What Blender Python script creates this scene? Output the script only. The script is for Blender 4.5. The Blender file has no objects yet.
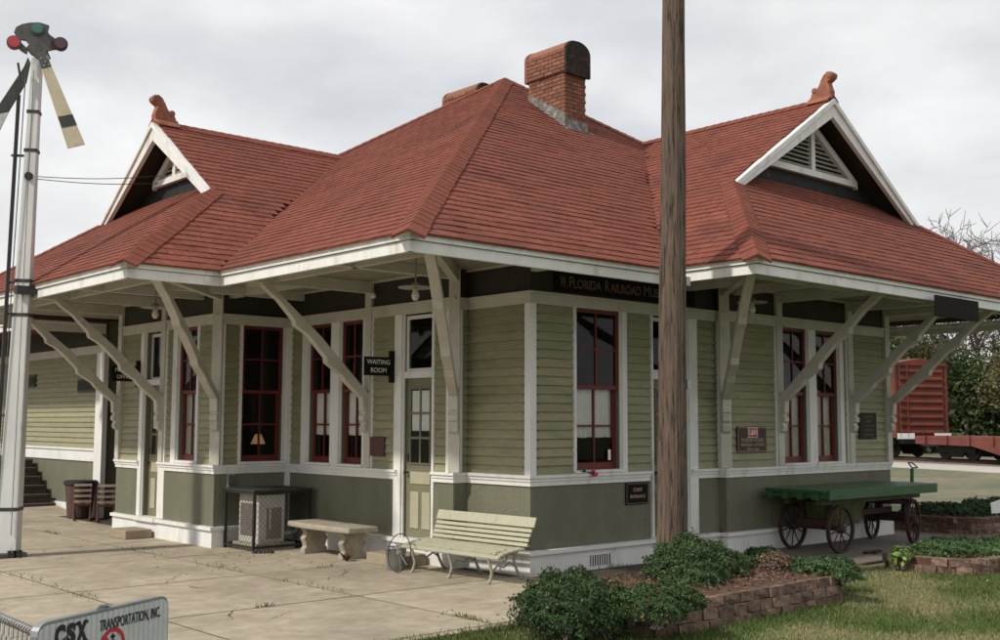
import bpy, bmesh, math, random
import numpy as np
from mathutils import Vector, Matrix
random.seed(7); rng = np.random.default_rng(7)
scene = bpy.context.scene
COL = scene.collection
PI = math.pi

# ------------------------------------------------------------------ camera
F_PX, CX, CY, CZ, YAW, PITCH, ROLL = 1117.215, -9.075, -11.011, 1.82, 48.182, 5.25, 0.168
_y, _t, _r = map(math.radians, (YAW, PITCH, ROLL))
cF = Vector((math.cos(_y)*math.cos(_t), math.sin(_y)*math.cos(_t), math.sin(_t)))
cR = Vector((math.sin(_y), -math.cos(_y), 0)); cU = cR.cross(cF)
cR2 = cR*math.cos(_r) + cU*math.sin(_r); cU2 = cU*math.cos(_r) - cR*math.sin(_r)
CAM = Vector((CX, CY, CZ))
cd = bpy.data.cameras.new('camera'); cam = bpy.data.objects.new('camera', cd); COL.objects.link(cam)
cam.matrix_world = Matrix(((cR2.x, cU2.x, -cF.x, CX), (cR2.y, cU2.y, -cF.y, CY), (cR2.z, cU2.z, -cF.z, CZ), (0, 0, 0, 1)))
cd.sensor_width = 36; cd.lens = F_PX/1000*36; cd.clip_end = 3000; cd.clip_start = 0.05
scene.camera = cam
scene.render.resolution_x = 1024; scene.render.resolution_y = 655
def ray(u, v): return cF*F_PX + cR2*(u-500) + cU2*(320-v)
def hit(u, v, ax, val):
    d = ray(u, v); return CAM + d*((val-CAM[ax])/d[ax])
def at_depth(u, v, D): return CAM + ray(u, v)*(D/F_PX)

# ------------------------------------------------------------------ sky and sun
SUN_FROM = Vector((-1, 0.10, 0.90)).normalized()
w = bpy.data.worlds.new('World'); scene.world = w; w.use_nodes = True
nt = w.node_tree; N = nt.nodes; L = nt.links; N.clear()
out = N.new('ShaderNodeOutputWorld'); bg = N.new('ShaderNodeBackground'); bg.inputs[1].default_value = 0.1
sky = N.new('ShaderNodeTexSky'); sky.sky_type = 'NISHITA'; sky.sun_disc = False
sky.sun_elevation = math.asin(SUN_FROM.z); sky.sun_rotation = math.atan2(SUN_FROM.x, SUN_FROM.y)
sky.air_density = 1.0; sky.dust_density = 2.0
tc = N.new('ShaderNodeTexCoord'); mp = N.new('ShaderNodeMapping'); mp.inputs['Scale'].default_value = (1, 1, 2.4)
n1 = N.new('ShaderNodeTexNoise'); n1.inputs['Scale'].default_value = 2.1; n1.inputs['Detail'].default_value = 7; n1.inputs['Roughness'].default_value = .52
n2 = N.new('ShaderNodeTexNoise'); n2.inputs['Scale'].default_value = 3.7; n2.inputs['Detail'].default_value = 6
cr = N.new('ShaderNodeValToRGB'); cr.color_ramp.elements[0].position = .33; cr.color_ramp.elements[1].position = .60
cr.color_ramp.elements[0].color = (.80, .80, .80, 1); cr.color_ramp.elements[1].color = (1, 1, 1, 1)
cc = N.new('ShaderNodeValToRGB'); cc.color_ramp.elements[0].position = .36; cc.color_ramp.elements[1].position = .64
cc.color_ramp.elements[0].color = (6.6, 6.70, 6.85, 1); cc.color_ramp.elements[1].color = (9.1, 9.05, 8.95, 1)
mx = N.new('ShaderNodeMix'); mx.data_type = 'RGBA'
L.new(tc.outputs['Generated'], mp.inputs[0]); L.new(mp.outputs[0], n1.inputs['Vector']); L.new(mp.outputs[0], n2.inputs['Vector'])
L.new(n1.outputs[0], cr.inputs[0]); L.new(n2.outputs[0], cc.inputs[0])
L.new(cr.outputs[0], mx.inputs['Factor']); L.new(sky.outputs[0], mx.inputs['A']); L.new(cc.outputs[0], mx.inputs['B'])
L.new(mx.outputs['Result'], bg.inputs[0]); L.new(bg.outputs[0], out.inputs[0])
sl = bpy.data.lights.new('sun', 'SUN'); sl.energy = 2.9; sl.angle = math.radians(3.0); sl.color = (1, .94, .84)
so = bpy.data.objects.new('sun', sl); COL.objects.link(so)
so.rotation_euler = SUN_FROM.to_track_quat('Z', 'Y').to_euler(); so.location = (0, 0, 30)
vs = scene.view_settings; vs.view_transform = 'Standard'; vs.look = 'None'; vs.gamma = 1; vs.exposure = 0.17

# ------------------------------------------------------------------ materials
def mat(name, col, rough=.7, var=.15, scale=3., bump=0., bscale=40., col2=None, fac2=(.55, .7), s2=1.5, metal=0., spec=.4,
        stretch=(1, 1, 1), wave=None, bright_obj=0.):
    m = bpy.data.materials.new(name); m.use_nodes = True; t = m.node_tree; n = t.nodes; l = t.links
    b = n['Principled BSDF']; b.inputs['Roughness'].default_value = rough; b.inputs['Metallic'].default_value = metal
    b.inputs['Specular IOR Level'].default_value = spec
    g = n.new('ShaderNodeNewGeometry'); mpn = n.new('ShaderNodeMapping'); mpn.inputs['Scale'].default_value = stretch
    l.new(g.outputs['Position'], mpn.inputs[0])
    a = n.new('ShaderNodeTexNoise'); a.inputs['Scale'].default_value = scale; a.inputs['Detail'].default_value = 6; a.inputs['Roughness'].default_value = .6
    l.new(mpn.outputs[0], a.inputs['Vector'])
    r = n.new('ShaderNodeValToRGB'); r.color_ramp.elements[0].position = .3; r.color_ramp.elements[1].position = .7
    c = np.array(col); r.color_ramp.elements[0].color = (*np.clip(c*(1-var), 0, 1), 1); r.color_ramp.elements[1].color = (*np.clip(c*(1+var), 0, 1), 1)
    l.new(a.outputs[0], r.inputs[0]); src = r.outputs[0]
    if col2 is not None:
        a2 = n.new('ShaderNodeTexNoise'); a2.inputs['Scale'].default_value = s2; a2.inputs['Detail'].default_value = 8; a2.inputs['Roughness'].default_value = .65
        l.new(mpn.outputs[0], a2.inputs['Vector'])
        mr = n.new('ShaderNodeMapRange'); mr.inputs[1].default_value = fac2[0]; mr.inputs[2].default_value = fac2[1]
        l.new(a2.outputs[0], mr.inputs[0])
        x = n.new('ShaderNodeMix'); x.data_type = 'RGBA'; l.new(mr.outputs[0], x.inputs['Factor']); l.new(src, x.inputs['A']); x.inputs['B'].default_value = (*col2, 1)
        src = x.outputs['Result']
    if bright_obj:
        oi = n.new('ShaderNodeObjectInfo'); mr = n.new('ShaderNodeMapRange'); mr.inputs[3].default_value = 1-bright_obj; mr.inputs[4].default_value = 1+bright_obj
        l.new(oi.outputs['Random'], mr.inputs[0])
        hs = n.new('ShaderNodeHueSaturation'); l.new(mr.outputs[0], hs.inputs['Value']); l.new(src, hs.inputs['Color']); src = hs.outputs[0]
    l.new(src, b.inputs['Base Color'])
    hgt = None
    if bump:
        nb = n.new('ShaderNodeTexNoise'); nb.inputs['Scale'].default_value = bscale; nb.inputs['Detail'].default_value = 4
        l.new(mpn.outputs[0], nb.inputs['Vector']); hgt = nb.outputs[0]
        if wave:
            wv = n.new('ShaderNodeTexWave'); wv.wave_type = 'BANDS'; wv.bands_direction = wave[0]; wv.inputs['Scale'].default_value = wave[1]; wv.wave_profile = 'SAW'
            l.new(g.outputs['Position'], wv.inputs['Vector'])
            ad = n.new('ShaderNodeMath'); ad.operation = 'ADD'; l.new(hgt, ad.inputs[0]); l.new(wv.outputs[0], ad.inputs[1]); hgt = ad.outputs[0]
        bp = n.new('ShaderNodeBump'); bp.inputs['Strength'].default_value = bump; bp.inputs['Distance'].default_value = .02
        l.new(hgt, bp.inputs['Height']); l.new(bp.outputs[0], b.inputs['Normal'])
    return m
def vcol_mat(name, rough=.8, trans=0., gain=1.0):
    m = bpy.data.materials.new(name); m.use_nodes = True; t = m.node_tree; n = t.nodes; l = t.links
    b = n['Principled BSDF']; b.inputs['Roughness'].default_value = rough; b.inputs['Specular IOR Level'].default_value = .25
    a = n.new('ShaderNodeAttribute'); a.attribute_name = 'col'; l.new(a.outputs['Color'], b.inputs['Base Color'])
    if trans:
        tb = n.new('ShaderNodeBsdfTranslucent'); ms = n.new('ShaderNodeMixShader'); ms.inputs[0].default_value = trans
        l.new(a.outputs['Color'], tb.inputs[0]); l.new(b.outputs[0], ms.inputs[1]); l.new(tb.outputs[0], ms.inputs[2])
        l.new(ms.outputs[0], n['Material Output'].inputs[0])
    return m
M = {}
M['white'] = mat('white_paint', (.69, .69, .67), .55, .07, 4, .12, 30, (.42, .395, .34), (.54, .76), 3.5, stretch=(1, 1, .35))
M['cream_trim'] = mat('trim_paint', (.50, .48, .42), .6, .10, 4, .15, 40, (.36, .34, .28), (.58, .8), 2.5)
M['siding'] = mat('sage_siding', (.272, .262, .158), .6, .09, 5, .18, 60, (.205, .195, .125), (.50, .76), 2.2, stretch=(1, 1, 3), bright_obj=.08)
M['lower'] = mat('olive_panel', (.140, .142, .098), .65, .10, 2.5, .10, 60, (.16, .155, .115), (.55, .75), 1.2, stretch=(1, 1, .4))
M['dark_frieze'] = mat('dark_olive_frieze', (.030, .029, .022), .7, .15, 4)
M['soffit'] = mat('soffit_boards', (.30, .28, .22), .7, .10, 3, .25, 20)
M['red_sash'] = mat('dark_red_sash', (.125, .015, .013), .5, .15, 8, .1, 50)
M['door_olive'] = mat('door_olive', (.165, .160, .105), .55, .08, 4, .08, 40)
M['door_panel'] = mat('door_panel_cream', (.36, .345, .24), .55, .06, 4)
M['curtain'] = mat('white_curtain', (.86, .86, .83), .9, .08, 9)
M['lace'] = mat('lace_curtain', (.55, .52, .46), .9, .15, 20)
M['shingle'] = mat('red_shingle', (.205, .066, .046), .9, .22, 14, .4, 160, (.120, .044, .034), (.48, .76), 1.0, bright_obj=.12, spec=.2)
M['roof_base'] = mat('roof_underlay', (.05, .018, .014), .95, .2, 6)
M['hip'] = mat('hip_cap_shingle', (.195, .062, .041), .9, .2, 8, .5, 150, (.15, .05, .036), (.52, .72), 1.0, spec=.2)
M['terracotta'] = mat('terracotta', (.28, .10, .06), .75, .3, 9, .4, 30, (.16, .075, .05), (.5, .7), 6)
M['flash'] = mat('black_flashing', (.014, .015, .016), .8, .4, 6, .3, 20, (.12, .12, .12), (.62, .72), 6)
M['louver'] = mat('louver_paint', (.34, .33, .29), .6, .1, 5)
M['leadflash'] = mat('lead_flashing', (.15, .15, .14), .6, .45, 12, .5, 40, (.36, .35, .33), (.55, .66), 9)
M['brick'] = mat('chimney_brick', (.215, .090, .056), .85, .3, 30, .4, 90, (.16, .08, .055), (.55, .7), 7, bright_obj=.28)
M['mortar'] = mat('mortar', (.27, .22, .18), .9, .15, 30, .4, 80)
M['soot'] = mat('soot_black', (.020, .016, .014), .9, .4, 9, .5, 40, (.07, .035, .025), (.52, .64), 9)
M['concrete'] = mat('concrete_slab', (.400, .345, .260), .85, .20, 5.0, .35, 140, (.225, .192, .146), (.44, .80), .8, bright_obj=.07, spec=.25)
M['joint'] = mat('joint_dirt', (.055, .046, .034), .95, .3, 6)
M['soil'] = mat('soil_ground', (.15, .14, .075), .95, .3, 1.2, .4, 60, (.09, .125, .04), (.40, .60), .7)
M['far_field'] = mat('dry_field', (.165, .150, .100), .95, .3, 2.5, .4, 30, (.10, .115, .060), (.42, .62), .35)
M['road'] = mat('road_pale', (.42, .40, .36), .9, .1, 1)
M['asphalt'] = mat('wet_asphalt', (.16, .14, .115), .85, .18, 1.5, .2, 100)
M['mulch'] = mat('mulch', (.10, .052, .035), .95, .4, 14, .8, 60, (.2, .12, .08), (.6, .7), 20)
M['block'] = mat('garden_block', (.190, .125, .092), .9, .30, 14, .9, 30, (.090, .062, .048), (.46, .66), 6, bright_obj=.30)
M['pole'] = mat('weathered_pole', (.112, .080, .060), .9, .35, 26, 1.0, 60, (.028, .020, .016), (.53, .61), 34, stretch=(1, 1, .075))
M['oldwhite'] = mat('old_white_mast', (.56, .57, .56), .6, .10, 3, .15, 30, (.30, .29, .26), (.6, .74), 7, stretch=(1, 1, .3))
M['iron'] = mat('dark_iron', (.035, .033, .032), .6, .3, 10, .2, 50, (.07, .05, .04), (.6, .75), 8)
M['iron_mid'] = mat('grey_iron', (.09, .09, .088), .6, .25, 10)
M['arm_cream'] = mat('arm_cream', (.56, .51, .36), .6, .12, 6, .1, 30, (.36, .31, .2), (.6, .75), 8)
M['arm_grey'] = mat('arm_backside', (.055, .055, .052), .6, .25, 6, .1, 30, (.16, .16, .15), (.62, .75), 6)
def lens(name, c):
    m = mat(name, c, .12, .1, 20, spec=.8); return m
M['lens_red'] = lens('lens_red', (.42, .012, .016)); M['lens_dark'] = lens('lens_darkred', (.06, .008, .015)); M['lens_green'] = lens('lens_green', (.01, .14, .11))
M['benchpaint'] = mat('bench_paint', (.40, .39, .285), .5, .06, 6, .1, 30, (.30, .28, .20), (.55, .72), 9)
M['castiron'] = mat('bench_iron', (.30, .29, .23), .55, .2, 10, .2, 40, (.12, .10, .08), (.58, .7), 12)
M['stone'] = mat('cast_stone', (.36, .32, .25), .9, .15, 9, .5, 60, (.20, .175, .135), (.52, .7), 6)
M['stepstone'] = mat('step_stone', (.30, .245, .175), .9, .15, 8, .4, 60, (.22, .18, .14), (.52, .7), 4)
M['cagewire'] = mat('cage_wire', (.016, .017, .014), .6, .2, 10)
M['acgrey'] = mat('ac_case', (.46, .44, .39), .5, .1, 5, col2=(.34, .31, .26), fac2=(.55, .7), s2=4)
M['acgrill'] = mat('ac_grill', (.21, .175, .145), .6, .2, 10)
M['galv'] = mat('galvanised', (.30, .31, .32), .4, .2, 9, metal=.6)
M['rubber'] = mat('black_rubber', (.02, .02, .02), .7, .2, 10)
M['green'] = mat('wagon_green', (.026, .088, .028), .5, .2, 5, .15, 30, (.060, .060, .035), (.56, .68), 7)
M['olivebox'] = mat('wagon_box', (.06, .075, .022), .65, .3, 6, .1, 30, (.05, .035, .02), (.5, .7), 4)
M['rust'] = mat('rusted_iron', (.050, .026, .020), .85, .3, 14, .4, 60, (.028, .018, .015), (.5, .65), 8)
M['brownplastic'] = mat('brown_barrel', (.075, .045, .035), .6, .15, 6)
M['redwood'] = mat('rocker_wood', (.12, .045, .030), .6, .2, 10)
M['rockpale'] = mat('rocker_pale', (.40, .33, .27), .6, .15, 10)
M['darkwood'] = mat('dark_step_wood', (.070, .054, .043), .85, .3, 8, .3, 30)
M['boxred'] = mat('boxcar_red', (.145, .032, .019), .7, .15, 1.2, .1, 10, (.075, .028, .020), (.48, .66), 1.1)
M['flatred'] = mat('flatcar_red', (.14, .040, .030), .8, .2, 1, .1, 10)
M['undercar'] = mat('undercar_black', (.018, .017, .017), .8, .2, 4)
M['bark'] = mat('grey_bark', (.16, .135, .115), .95, .25, 3, .4, 12)
M['signblack'] = mat('sign_black', (.010, .009, .008), .8, .1, 10, spec=.15)
M['signbrown'] = mat('sign_brown', (.035, .017, .010), .55, .2, 10)
M['plaque_red'] = mat('plaque_red', (.075, .022, .018), .5, .15, 10)
M['plaque_bronze'] = mat('plaque_bronze', (.020, .013, .007), .75, .3, 15)
M['letter'] = mat('letter_white', (.62, .60, .54), .6, .06, 10)
M['letter_dim'] = mat('letter_dim', (.16, .105, .095), .6, .1, 10)
M['letter_gold'] = mat('letter_gold', (.36, .25, .17), .5, .1, 10)
M['letter_bronze'] = mat('letter_bronze', (.10, .075, .035), .5, .1, 10)
M['logo_red'] = mat('logo_red', (.45, .02, .03), .5, .05, 10)
M['alu'] = mat('corrugated_aluminium', (.55, .57, .58), .45, .10, 6, .08, 30, (.40, .42, .43), (.55, .7), 5, metal=.25)
M['alu_edge'] = mat('galvanised_edge', (.25, .26, .27), .45, .15, 12, metal=.5)
M['sign_ink'] = mat('sign_ink', (.014, .014, .016), .5, .1, 10)
M['bulb'] = mat('clear_bulb', (.55, .50, .40), .1, .05, 10, spec=.8)
M['enamel'] = mat('lamp_enamel', (.33, .30, .25), .5, .15, 10)
M['pink'] = mat('pink_petal', (.60, .05, .16), .6, .3, 40)
M['shade'] = mat('lamp_shade', (.75, .45, .20), .8, .05, 10)
M['interior'] = mat('interior_floor', (.10, .07, .05), .8, .2, 4)
M['tag'] = mat('paper_tag', (.75, .75, .72), .8, .02, 10)
M['copper'] = mat('wire_dark', (.02, .02, .02), .6, .1, 10)
M['leaf'] = vcol_mat('leaf', .6, .25); M['grassm'] = vcol_mat('grass_blade', .8, .3); M['twig'] = vcol_mat('twigs', .9)
def glass_mat():
    m = bpy.data.materials.new('window_glass'); m.use_nodes = True; t = m.node_tree; n = t.nodes; l = t.links; n.clear()
    o = n.new('ShaderNodeOutputMaterial'); tr = n.new('ShaderNodeBsdfTransparent'); tr.inputs[0].default_value = (.80, .81, .79, 1)
    gl = n.new('ShaderNodeBsdfGlossy'); gl.inputs['Roughness'].default_value = .03; gl.inputs[0].default_value = (.9, .9, .9, 1)
    fr = n.new('ShaderNodeFresnel'); fr.inputs[0].default_value = 1.30
    nz = n.new('ShaderNodeTexNoise'); nz.inputs['Scale'].default_value = 3.0; bpn = n.new('ShaderNodeBump'); bpn.inputs['Strength'].default_value = .06
    l.new(nz.outputs[0], bpn.inputs['Height']); l.new(bpn.outputs[0], gl.inputs['Normal'])
    x = n.new('ShaderNodeMixShader'); l.new(fr.outputs[0], x.inputs[0]); l.new(tr.outputs[0], x.inputs[1]); l.new(gl.outputs[0], x.inputs[2]); l.new(x.outputs[0], o.inputs[0])
    return m
M['glass'] = glass_mat()

def add_cracks(m, scale=.42, width=.0035, dark=.35):
    t = m.node_tree; n = t.nodes; l = t.links; b = n['Principled BSDF']; src = b.inputs['Base Color'].links[0].from_socket
    g = n.new('ShaderNodeNewGeometry'); nz = n.new('ShaderNodeTexNoise'); nz.inputs['Scale'].default_value = 2.2; nz.inputs['Detail'].default_value = 6
    ad = n.new('ShaderNodeVectorMath'); ad.operation = 'MULTIPLY_ADD'; ad.inputs[1].default_value = (.45, .45, 0); l.new(nz.outputs['Color'], ad.inputs[0]); l.new(g.outputs['Position'], ad.inputs[2]); l.new(g.outputs['Position'], nz.inputs['Vector'])
    v = n.new('ShaderNodeTexVoronoi'); v.feature = 'DISTANCE_TO_EDGE'; v.inputs['Scale'].default_value = scale; l.new(ad.outputs[0], v.inputs['Vector'])
    mk = n.new('ShaderNodeTexNoise'); mk.inputs['Scale'].default_value = .55; l.new(g.outputs['Position'], mk.inputs['Vector'])
    a = n.new('ShaderNodeMapRange'); a.inputs[1].default_value = width; a.inputs[2].default_value = width*.3; l.new(v.outputs['Distance'], a.inputs[0])
    c = n.new('ShaderNodeMapRange'); c.inputs[1].default_value = .50; c.inputs[2].default_value = .56; l.new(mk.outputs[0], c.inputs[0])
    mu = n.new('ShaderNodeMath'); mu.operation = 'MULTIPLY'; l.new(a.outputs[0], mu.inputs[0]); l.new(c.outputs[0], mu.inputs[1])
    x = n.new('ShaderNodeMix'); x.data_type = 'RGBA'; l.new(mu.outputs[0], x.inputs['Factor']); l.new(src, x.inputs['A']); x.inputs['B'].default_value = (.06, .05, .04, 1); l.new(x.outputs['Result'], b.inputs['Base Color'])
add_cracks(M['concrete'])

# ------------------------------------------------------------------ mesh helpers
def V(*a): return Vector(a)
def tag(o, label=None, cat=None, group=None, kind=None):
    if label: o['label'] = label
    if cat: o['category'] = cat
    if group: o['group'] = group
    if kind: o['kind'] = kind
    return o
def wloc(o):
    p = Vector((0, 0, 0))
    while o is not None: p += o.location; o = o.parent
    return p
class MB:
    def __init__(s): s.v = []; s.f = []; s.c = []
    def add(s, vs, fs):
        b = len(s.v); s.v += [tuple(p) for p in vs]; s.f += [tuple(b+i for i in f) for f in fs]; return s
    def box(s, a, b):
        x0, y0, z0 = a; x1, y1, z1 = b
        x0, x1 = min(x0, x1), max(x0, x1); y0, y1 = min(y0, y1), max(y0, y1); z0, z1 = min(z0, z1), max(z0, z1)
        return s.add([(x0,y0,z0),(x1,y0,z0),(x1,y1,z0),(x0,y1,z0),(x0,y0,z1),(x1,y0,z1),(x1,y1,z1),(x0,y1,z1)],
                     [(3,2,1,0),(4,5,6,7),(0,1,5,4),(1,2,6,5),(2,3,7,6),(3,0,4,7)])
    def hexa(s, p):   # 8 points: bottom 4, top 4
        return s.add(p, [(3,2,1,0),(4,5,6,7),(0,1,5,4),(1,2,6,5),(2,3,7,6),(3,0,4,7)])
    def bar(s, a, b, wd, hd, up=(0, 0, 1)):
        a = Vector(a); b = Vector(b); d = (b-a).normalized(); up = Vector(up)
        r = d.cross(up)
        if r.length < 1e-4: r = d.cross(Vector((1, 0, 0)))
        r.normalize(); u = r.cross(d); r *= wd/2; u *= hd/2
        return s.hexa([a-r-u, a+r-u, a+r+u, a-r+u, b-r-u, b+r-u, b+r+u, b-r+u])
    def tube(s, pts, rad, n=8, cap=True):
        pts = [Vector(p) for p in pts]; m = len(pts)
        if not hasattr(rad, '__len__'): rad = [rad]*m
        rings = []; base = len(s.v); prev = None
        for i, p in enumerate(pts):
            d = (pts[min(i+1, m-1)]-pts[max(i-1, 0)])
            if d.length < 1e-9: d = Vector((0, 0, 1))
            d.normalize()
            if prev is None:
                h = Vector((0, 0, 1)) if abs(d.z) < .9 else Vector((1, 0, 0)); r = d.cross(h).normalized()
            else:
                r = prev-d*prev.dot(d); r = r.normalized() if r.length > 1e-5 else d.orthogonal().normalized()
            prev = r; q = d.cross(r)
            for k in range(n):
                a = 2*PI*k/n; s.v.append(tuple(p+(r*math.cos(a)+q*math.sin(a))*rad[i]))
        for i in range(m-1):
            for k in range(n):
                a = base+i*n+k; b = base+i*n+(k+1) % n; s.f.append((a, b, b+n, a+n))
        if cap: s.f.append(tuple(base+k for k in range(n))[::-1]); s.f.append(tuple(base+(m-1)*n+k for k in range(n)))
        return s
    def lathe(s, prof, c=(0, 0, 0), n=20, axis='z'):
        base = len(s.v); m = len(prof)
        for r, z in prof:
            for k in range(n):
                a = 2*PI*k/n; x, y = r*math.cos(a), r*math.sin(a)
                p = {'z': (x, y, z), 'x': (z, x, y), 'y': (y, z, x)}[axis]
                s.v.append((p[0]+c[0], p[1]+c[1], p[2]+c[2]))
        for i in range(m-1):
            for k in range(n):
                a = base+i*n+k; b = base+i*n+(k+1) % n; s.f.append((a, b, b+n, a+n))
        s.f.append(tuple(base+k for k in range(n))[::-1]); s.f.append(tuple(base+(m-1)*n+k for k in range(n)))
        return s
    def prism(s, poly, o, ex, ey, th):   # polygon in plane (o,ex,ey) extruded by vector th (centred)
        o = Vector(o); ex = Vector(ex); ey = Vector(ey); th = Vector(th); n = len(poly)
        a = [o+ex*p[0]+ey*p[1]-th/2 for p in poly]; b = [p+th for p in a]
        return s.add(a+b, [tuple(range(n))[::-1], tuple(range(n, 2*n))]+[(i, (i+1) % n, n+(i+1) % n, n+i) for i in range(n)])
    def poly(s, pts): return s.add(pts, [tuple(range(len(pts)))])
    def mesh(s, name, off=(0, 0, 0), fix=True):
        me = bpy.data.meshes.new(name)
        v = np.array(s.v, float).reshape(-1, 3)-np.array(off)
        me.from_pydata(v.tolist(), [], s.f)
        if fix:
            bm = bmesh.new(); bm.from_mesh(me); bmesh.ops.recalc_face_normals(bm, faces=bm.faces); bm.to_mesh(me); bm.free()
        me.update(); return me
    def build(s, name, m, parent=None, smooth=False, bevel=0, fix=True):
        off = wloc(parent) if parent else Vector((0, 0, 0))
        me = s.mesh(name, tuple(off), fix); me.materials.append(M[m] if isinstance(m, str) else m)
        o = bpy.data.objects.new(name, me); COL.objects.link(o); o.parent = parent
        if smooth:
            for p in me.polygons: p.use_smooth = True
        if bevel:
            b = o.modifiers.new('bevel', 'BEVEL'); b.width = bevel; b.segments = 2; b.limit_method = 'ANGLE'; b.angle_limit = math.radians(50)
        return o
def empty(name, loc, label=None, cat=None, group=None, kind=None, rotz=0):
    o = bpy.data.objects.new(name, None); COL.objects.link(o); o.location = loc; o.rotation_euler[2] = rotz; o.empty_display_size = .2
    return tag(o, label, cat, group, kind)
def inst(name, me, loc, parent=None, scale=(1, 1, 1), rot=(0, 0, 0)):
    o = bpy.data.objects.new(name, me); COL.objects.link(o); o.parent = parent
    o.location = Vector(loc)-(wloc(parent) if parent else Vector((0, 0, 0))); o.scale = scale; o.rotation_euler = rot; return o
def text_into(mb, s, o, ex, ey, size, depth=.004, align='CENTER', bold=0., sx=1.0, shear=0.):
    cu = bpy.data.curves.new('t', 'FONT'); cu.body = s; cu.size = size; cu.align_x = align; cu.align_y = 'CENTER'; cu.offset = bold; cu.extrude = depth; cu.resolution_u = 3
    cu.shear = shear
    ob = bpy.data.objects.new('t', cu); COL.objects.link(ob)
    dg = bpy.context.evaluated_depsgraph_get(); me = ob.evaluated_get(dg).to_mesh()
    o = Vector(o); ex = Vector(ex).normalized(); ey = Vector(ey).normalized(); ez = ex.cross(ey)
    vs = [o+ex*(v.co.x*sx)+ey*v.co.y+ez*v.co.z for v in me.vertices]; fs = [tuple(p.vertices) for p in me.polygons]
    mb.add(vs, fs); ob.evaluated_get(dg).to_mesh_clear(); bpy.data.objects.remove(ob); bpy.data.curves.remove(cu); return mb
def np_mesh(name, verts, faces, mname, cols=None, parent=None):   # verts (n,3), faces (m,k) numpy
    me = bpy.data.meshes.new(name); nv, (nf, k) = len(verts), faces.shape
    me.vertices.add(nv); me.vertices.foreach_set('co', np.asarray(verts, np.float32).ravel())
    me.loops.add(nf*k); me.loops.foreach_set('vertex_index', faces.astype(np.int32).ravel())
    me.polygons.add(nf); me.polygons.foreach_set('loop_start', np.arange(0, nf*k, k, dtype=np.int32))
    me.update(calc_edges=True)
    if cols is not None:
        ca = me.color_attributes.new('col', 'FLOAT_COLOR', 'POINT')
        ca.data.foreach_set('color', np.c_[cols, np.ones(len(cols))].astype(np.float32).ravel())
    me.materials.append(M[mname]); o = bpy.data.objects.new(name, me); COL.objects.link(o); o.parent = parent; return o

# ------------------------------------------------------------------ the ground
gm = MB(); gm.poly([(-400, -400, -.06), (900, -400, -.06), (900, 900, -.06), (-400, 900, -.06)])
tag(gm.build('ground', 'far_field'), kind='structure')
SL = 2.18
pv = MB(); pv.box((-2.2-5*SL, -3.42, -.05), (3.0, 1.1+8*SL, -.001))
pave = tag(pv.build('pavement', 'joint'), kind='structure')
gap = .014
for i in range(-5, 1):
    for j in range(-3, 9):
        x0 = -2.2+i*SL; y0 = 1.1+j*SL; x1 = x0+SL; y1 = y0+SL
        if j == -3: y0 = -3.40
        if y1-y0 < .1: continue
        if i == 0: x1 = -.02 if y0 > -2 else .2
        if i == 0 and y0 > 3: x1 = -.9
        z = random.uniform(.001, .0025); t1, t2 = random.uniform(-.0004, .0008), random.uniform(-.0004, .0008)
        m = MB(); a = [(x0+gap, y0+gap, -.05), (x1-gap, y0+gap, -.05), (x1-gap, y1-gap, -.05), (x0+gap, y1-gap, -.05)]
        b = [(x0+gap, y0+gap, z), (x1-gap, y0+gap, z+t1), (x1-gap, y1-gap, z+t1+t2), (x0+gap, y1-gap, z+t2)]
        m.hexa(a+b); m.build('slab', 'concrete', pave)
# walk along the front of the building
wk = MB(); wk.box((.215, -3.10, -.05), (14, -1.0, -.012)); walk = tag(wk.build('front_walk', 'joint'), kind='structure')
xs = [.22, 2.2, 4.4, 6.6, 8.8, 11.0, 13.2]
for i in range(6):
    m = MB(); m.box((xs[i]+.01, -3.08, -.05), (xs[i+1]-.01, -1.05, -.002+random.uniform(-.002, .002))); m.build('slab', 'concrete' if i == 0 else 'asphalt', walk)
lw = MB(); lw.poly([(-6.5, -12, -.035), (30, -12, -.035), (30, -3.0, -.035), (.2, -3.0, -.035), (.2, -3.41, -.035), (-6.5, -3.41, -.035)])
tag(lw.build('lawn', 'soil'), kind='structure')

# ------------------------------------------------------------------ the depot
A_, B_, YL1, WL, YL2, XR1, C_, XR2 = .217, 1.182, 4.049, 1.193, 7.513, 3.89, .126, 8.377
ZLIP, ZB0, ZB1, ZR0, ZR1, ZS = .25, 1.06, 1.19, 3.27, 3.42, 3.79
ZEB, ZET = 3.51, 3.735
depot = empty('depot_building', (0, 0, 0), 'sage green wooden railway depot with red shingled hip roof and white trim', 'depot')

class Wall:
    def __init__(s, O, t, n, Lg, e0, e1):
        s.O = Vector((*O, 0)); s.t = Vector((*t, 0)); s.n = Vector((*n, 0)); s.L = Lg; s.e0 = e0; s.e1 = e1
    def p(s, a, z, d): return s.O+s.t*a+s.n*d+Vector((0, 0, z))
    def box(s, mb, a0, a1, z0, z1, d0, d1):
        return mb.hexa([s.p(a0, z0, d0), s.p(a1, z0, d0), s.p(a1, z0, d1), s.p(a0, z0, d1), s.p(a0, z1, d0), s.p(a1, z1, d0), s.p(a1, z1, d1), s.p(a0, z1, d1)])
    def ends(s, a0, a1, d):   # stretch to wrap an outer corner
        if a0 <= 1e-6 and s.e0: a0 -= (d-.003)*s.e0
        if a1 >= s.L-1e-6 and s.e1: a1 += (d-.003)*s.e1
        return a0, a1
    def eb(s, mb, a0, a1, z0, z1, d0, d1):
        b0, b1 = s.ends(a0, a1, d1); return s.box(mb, b0, b1, z0, z1, d0, d1)
EXPO = .110
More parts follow.
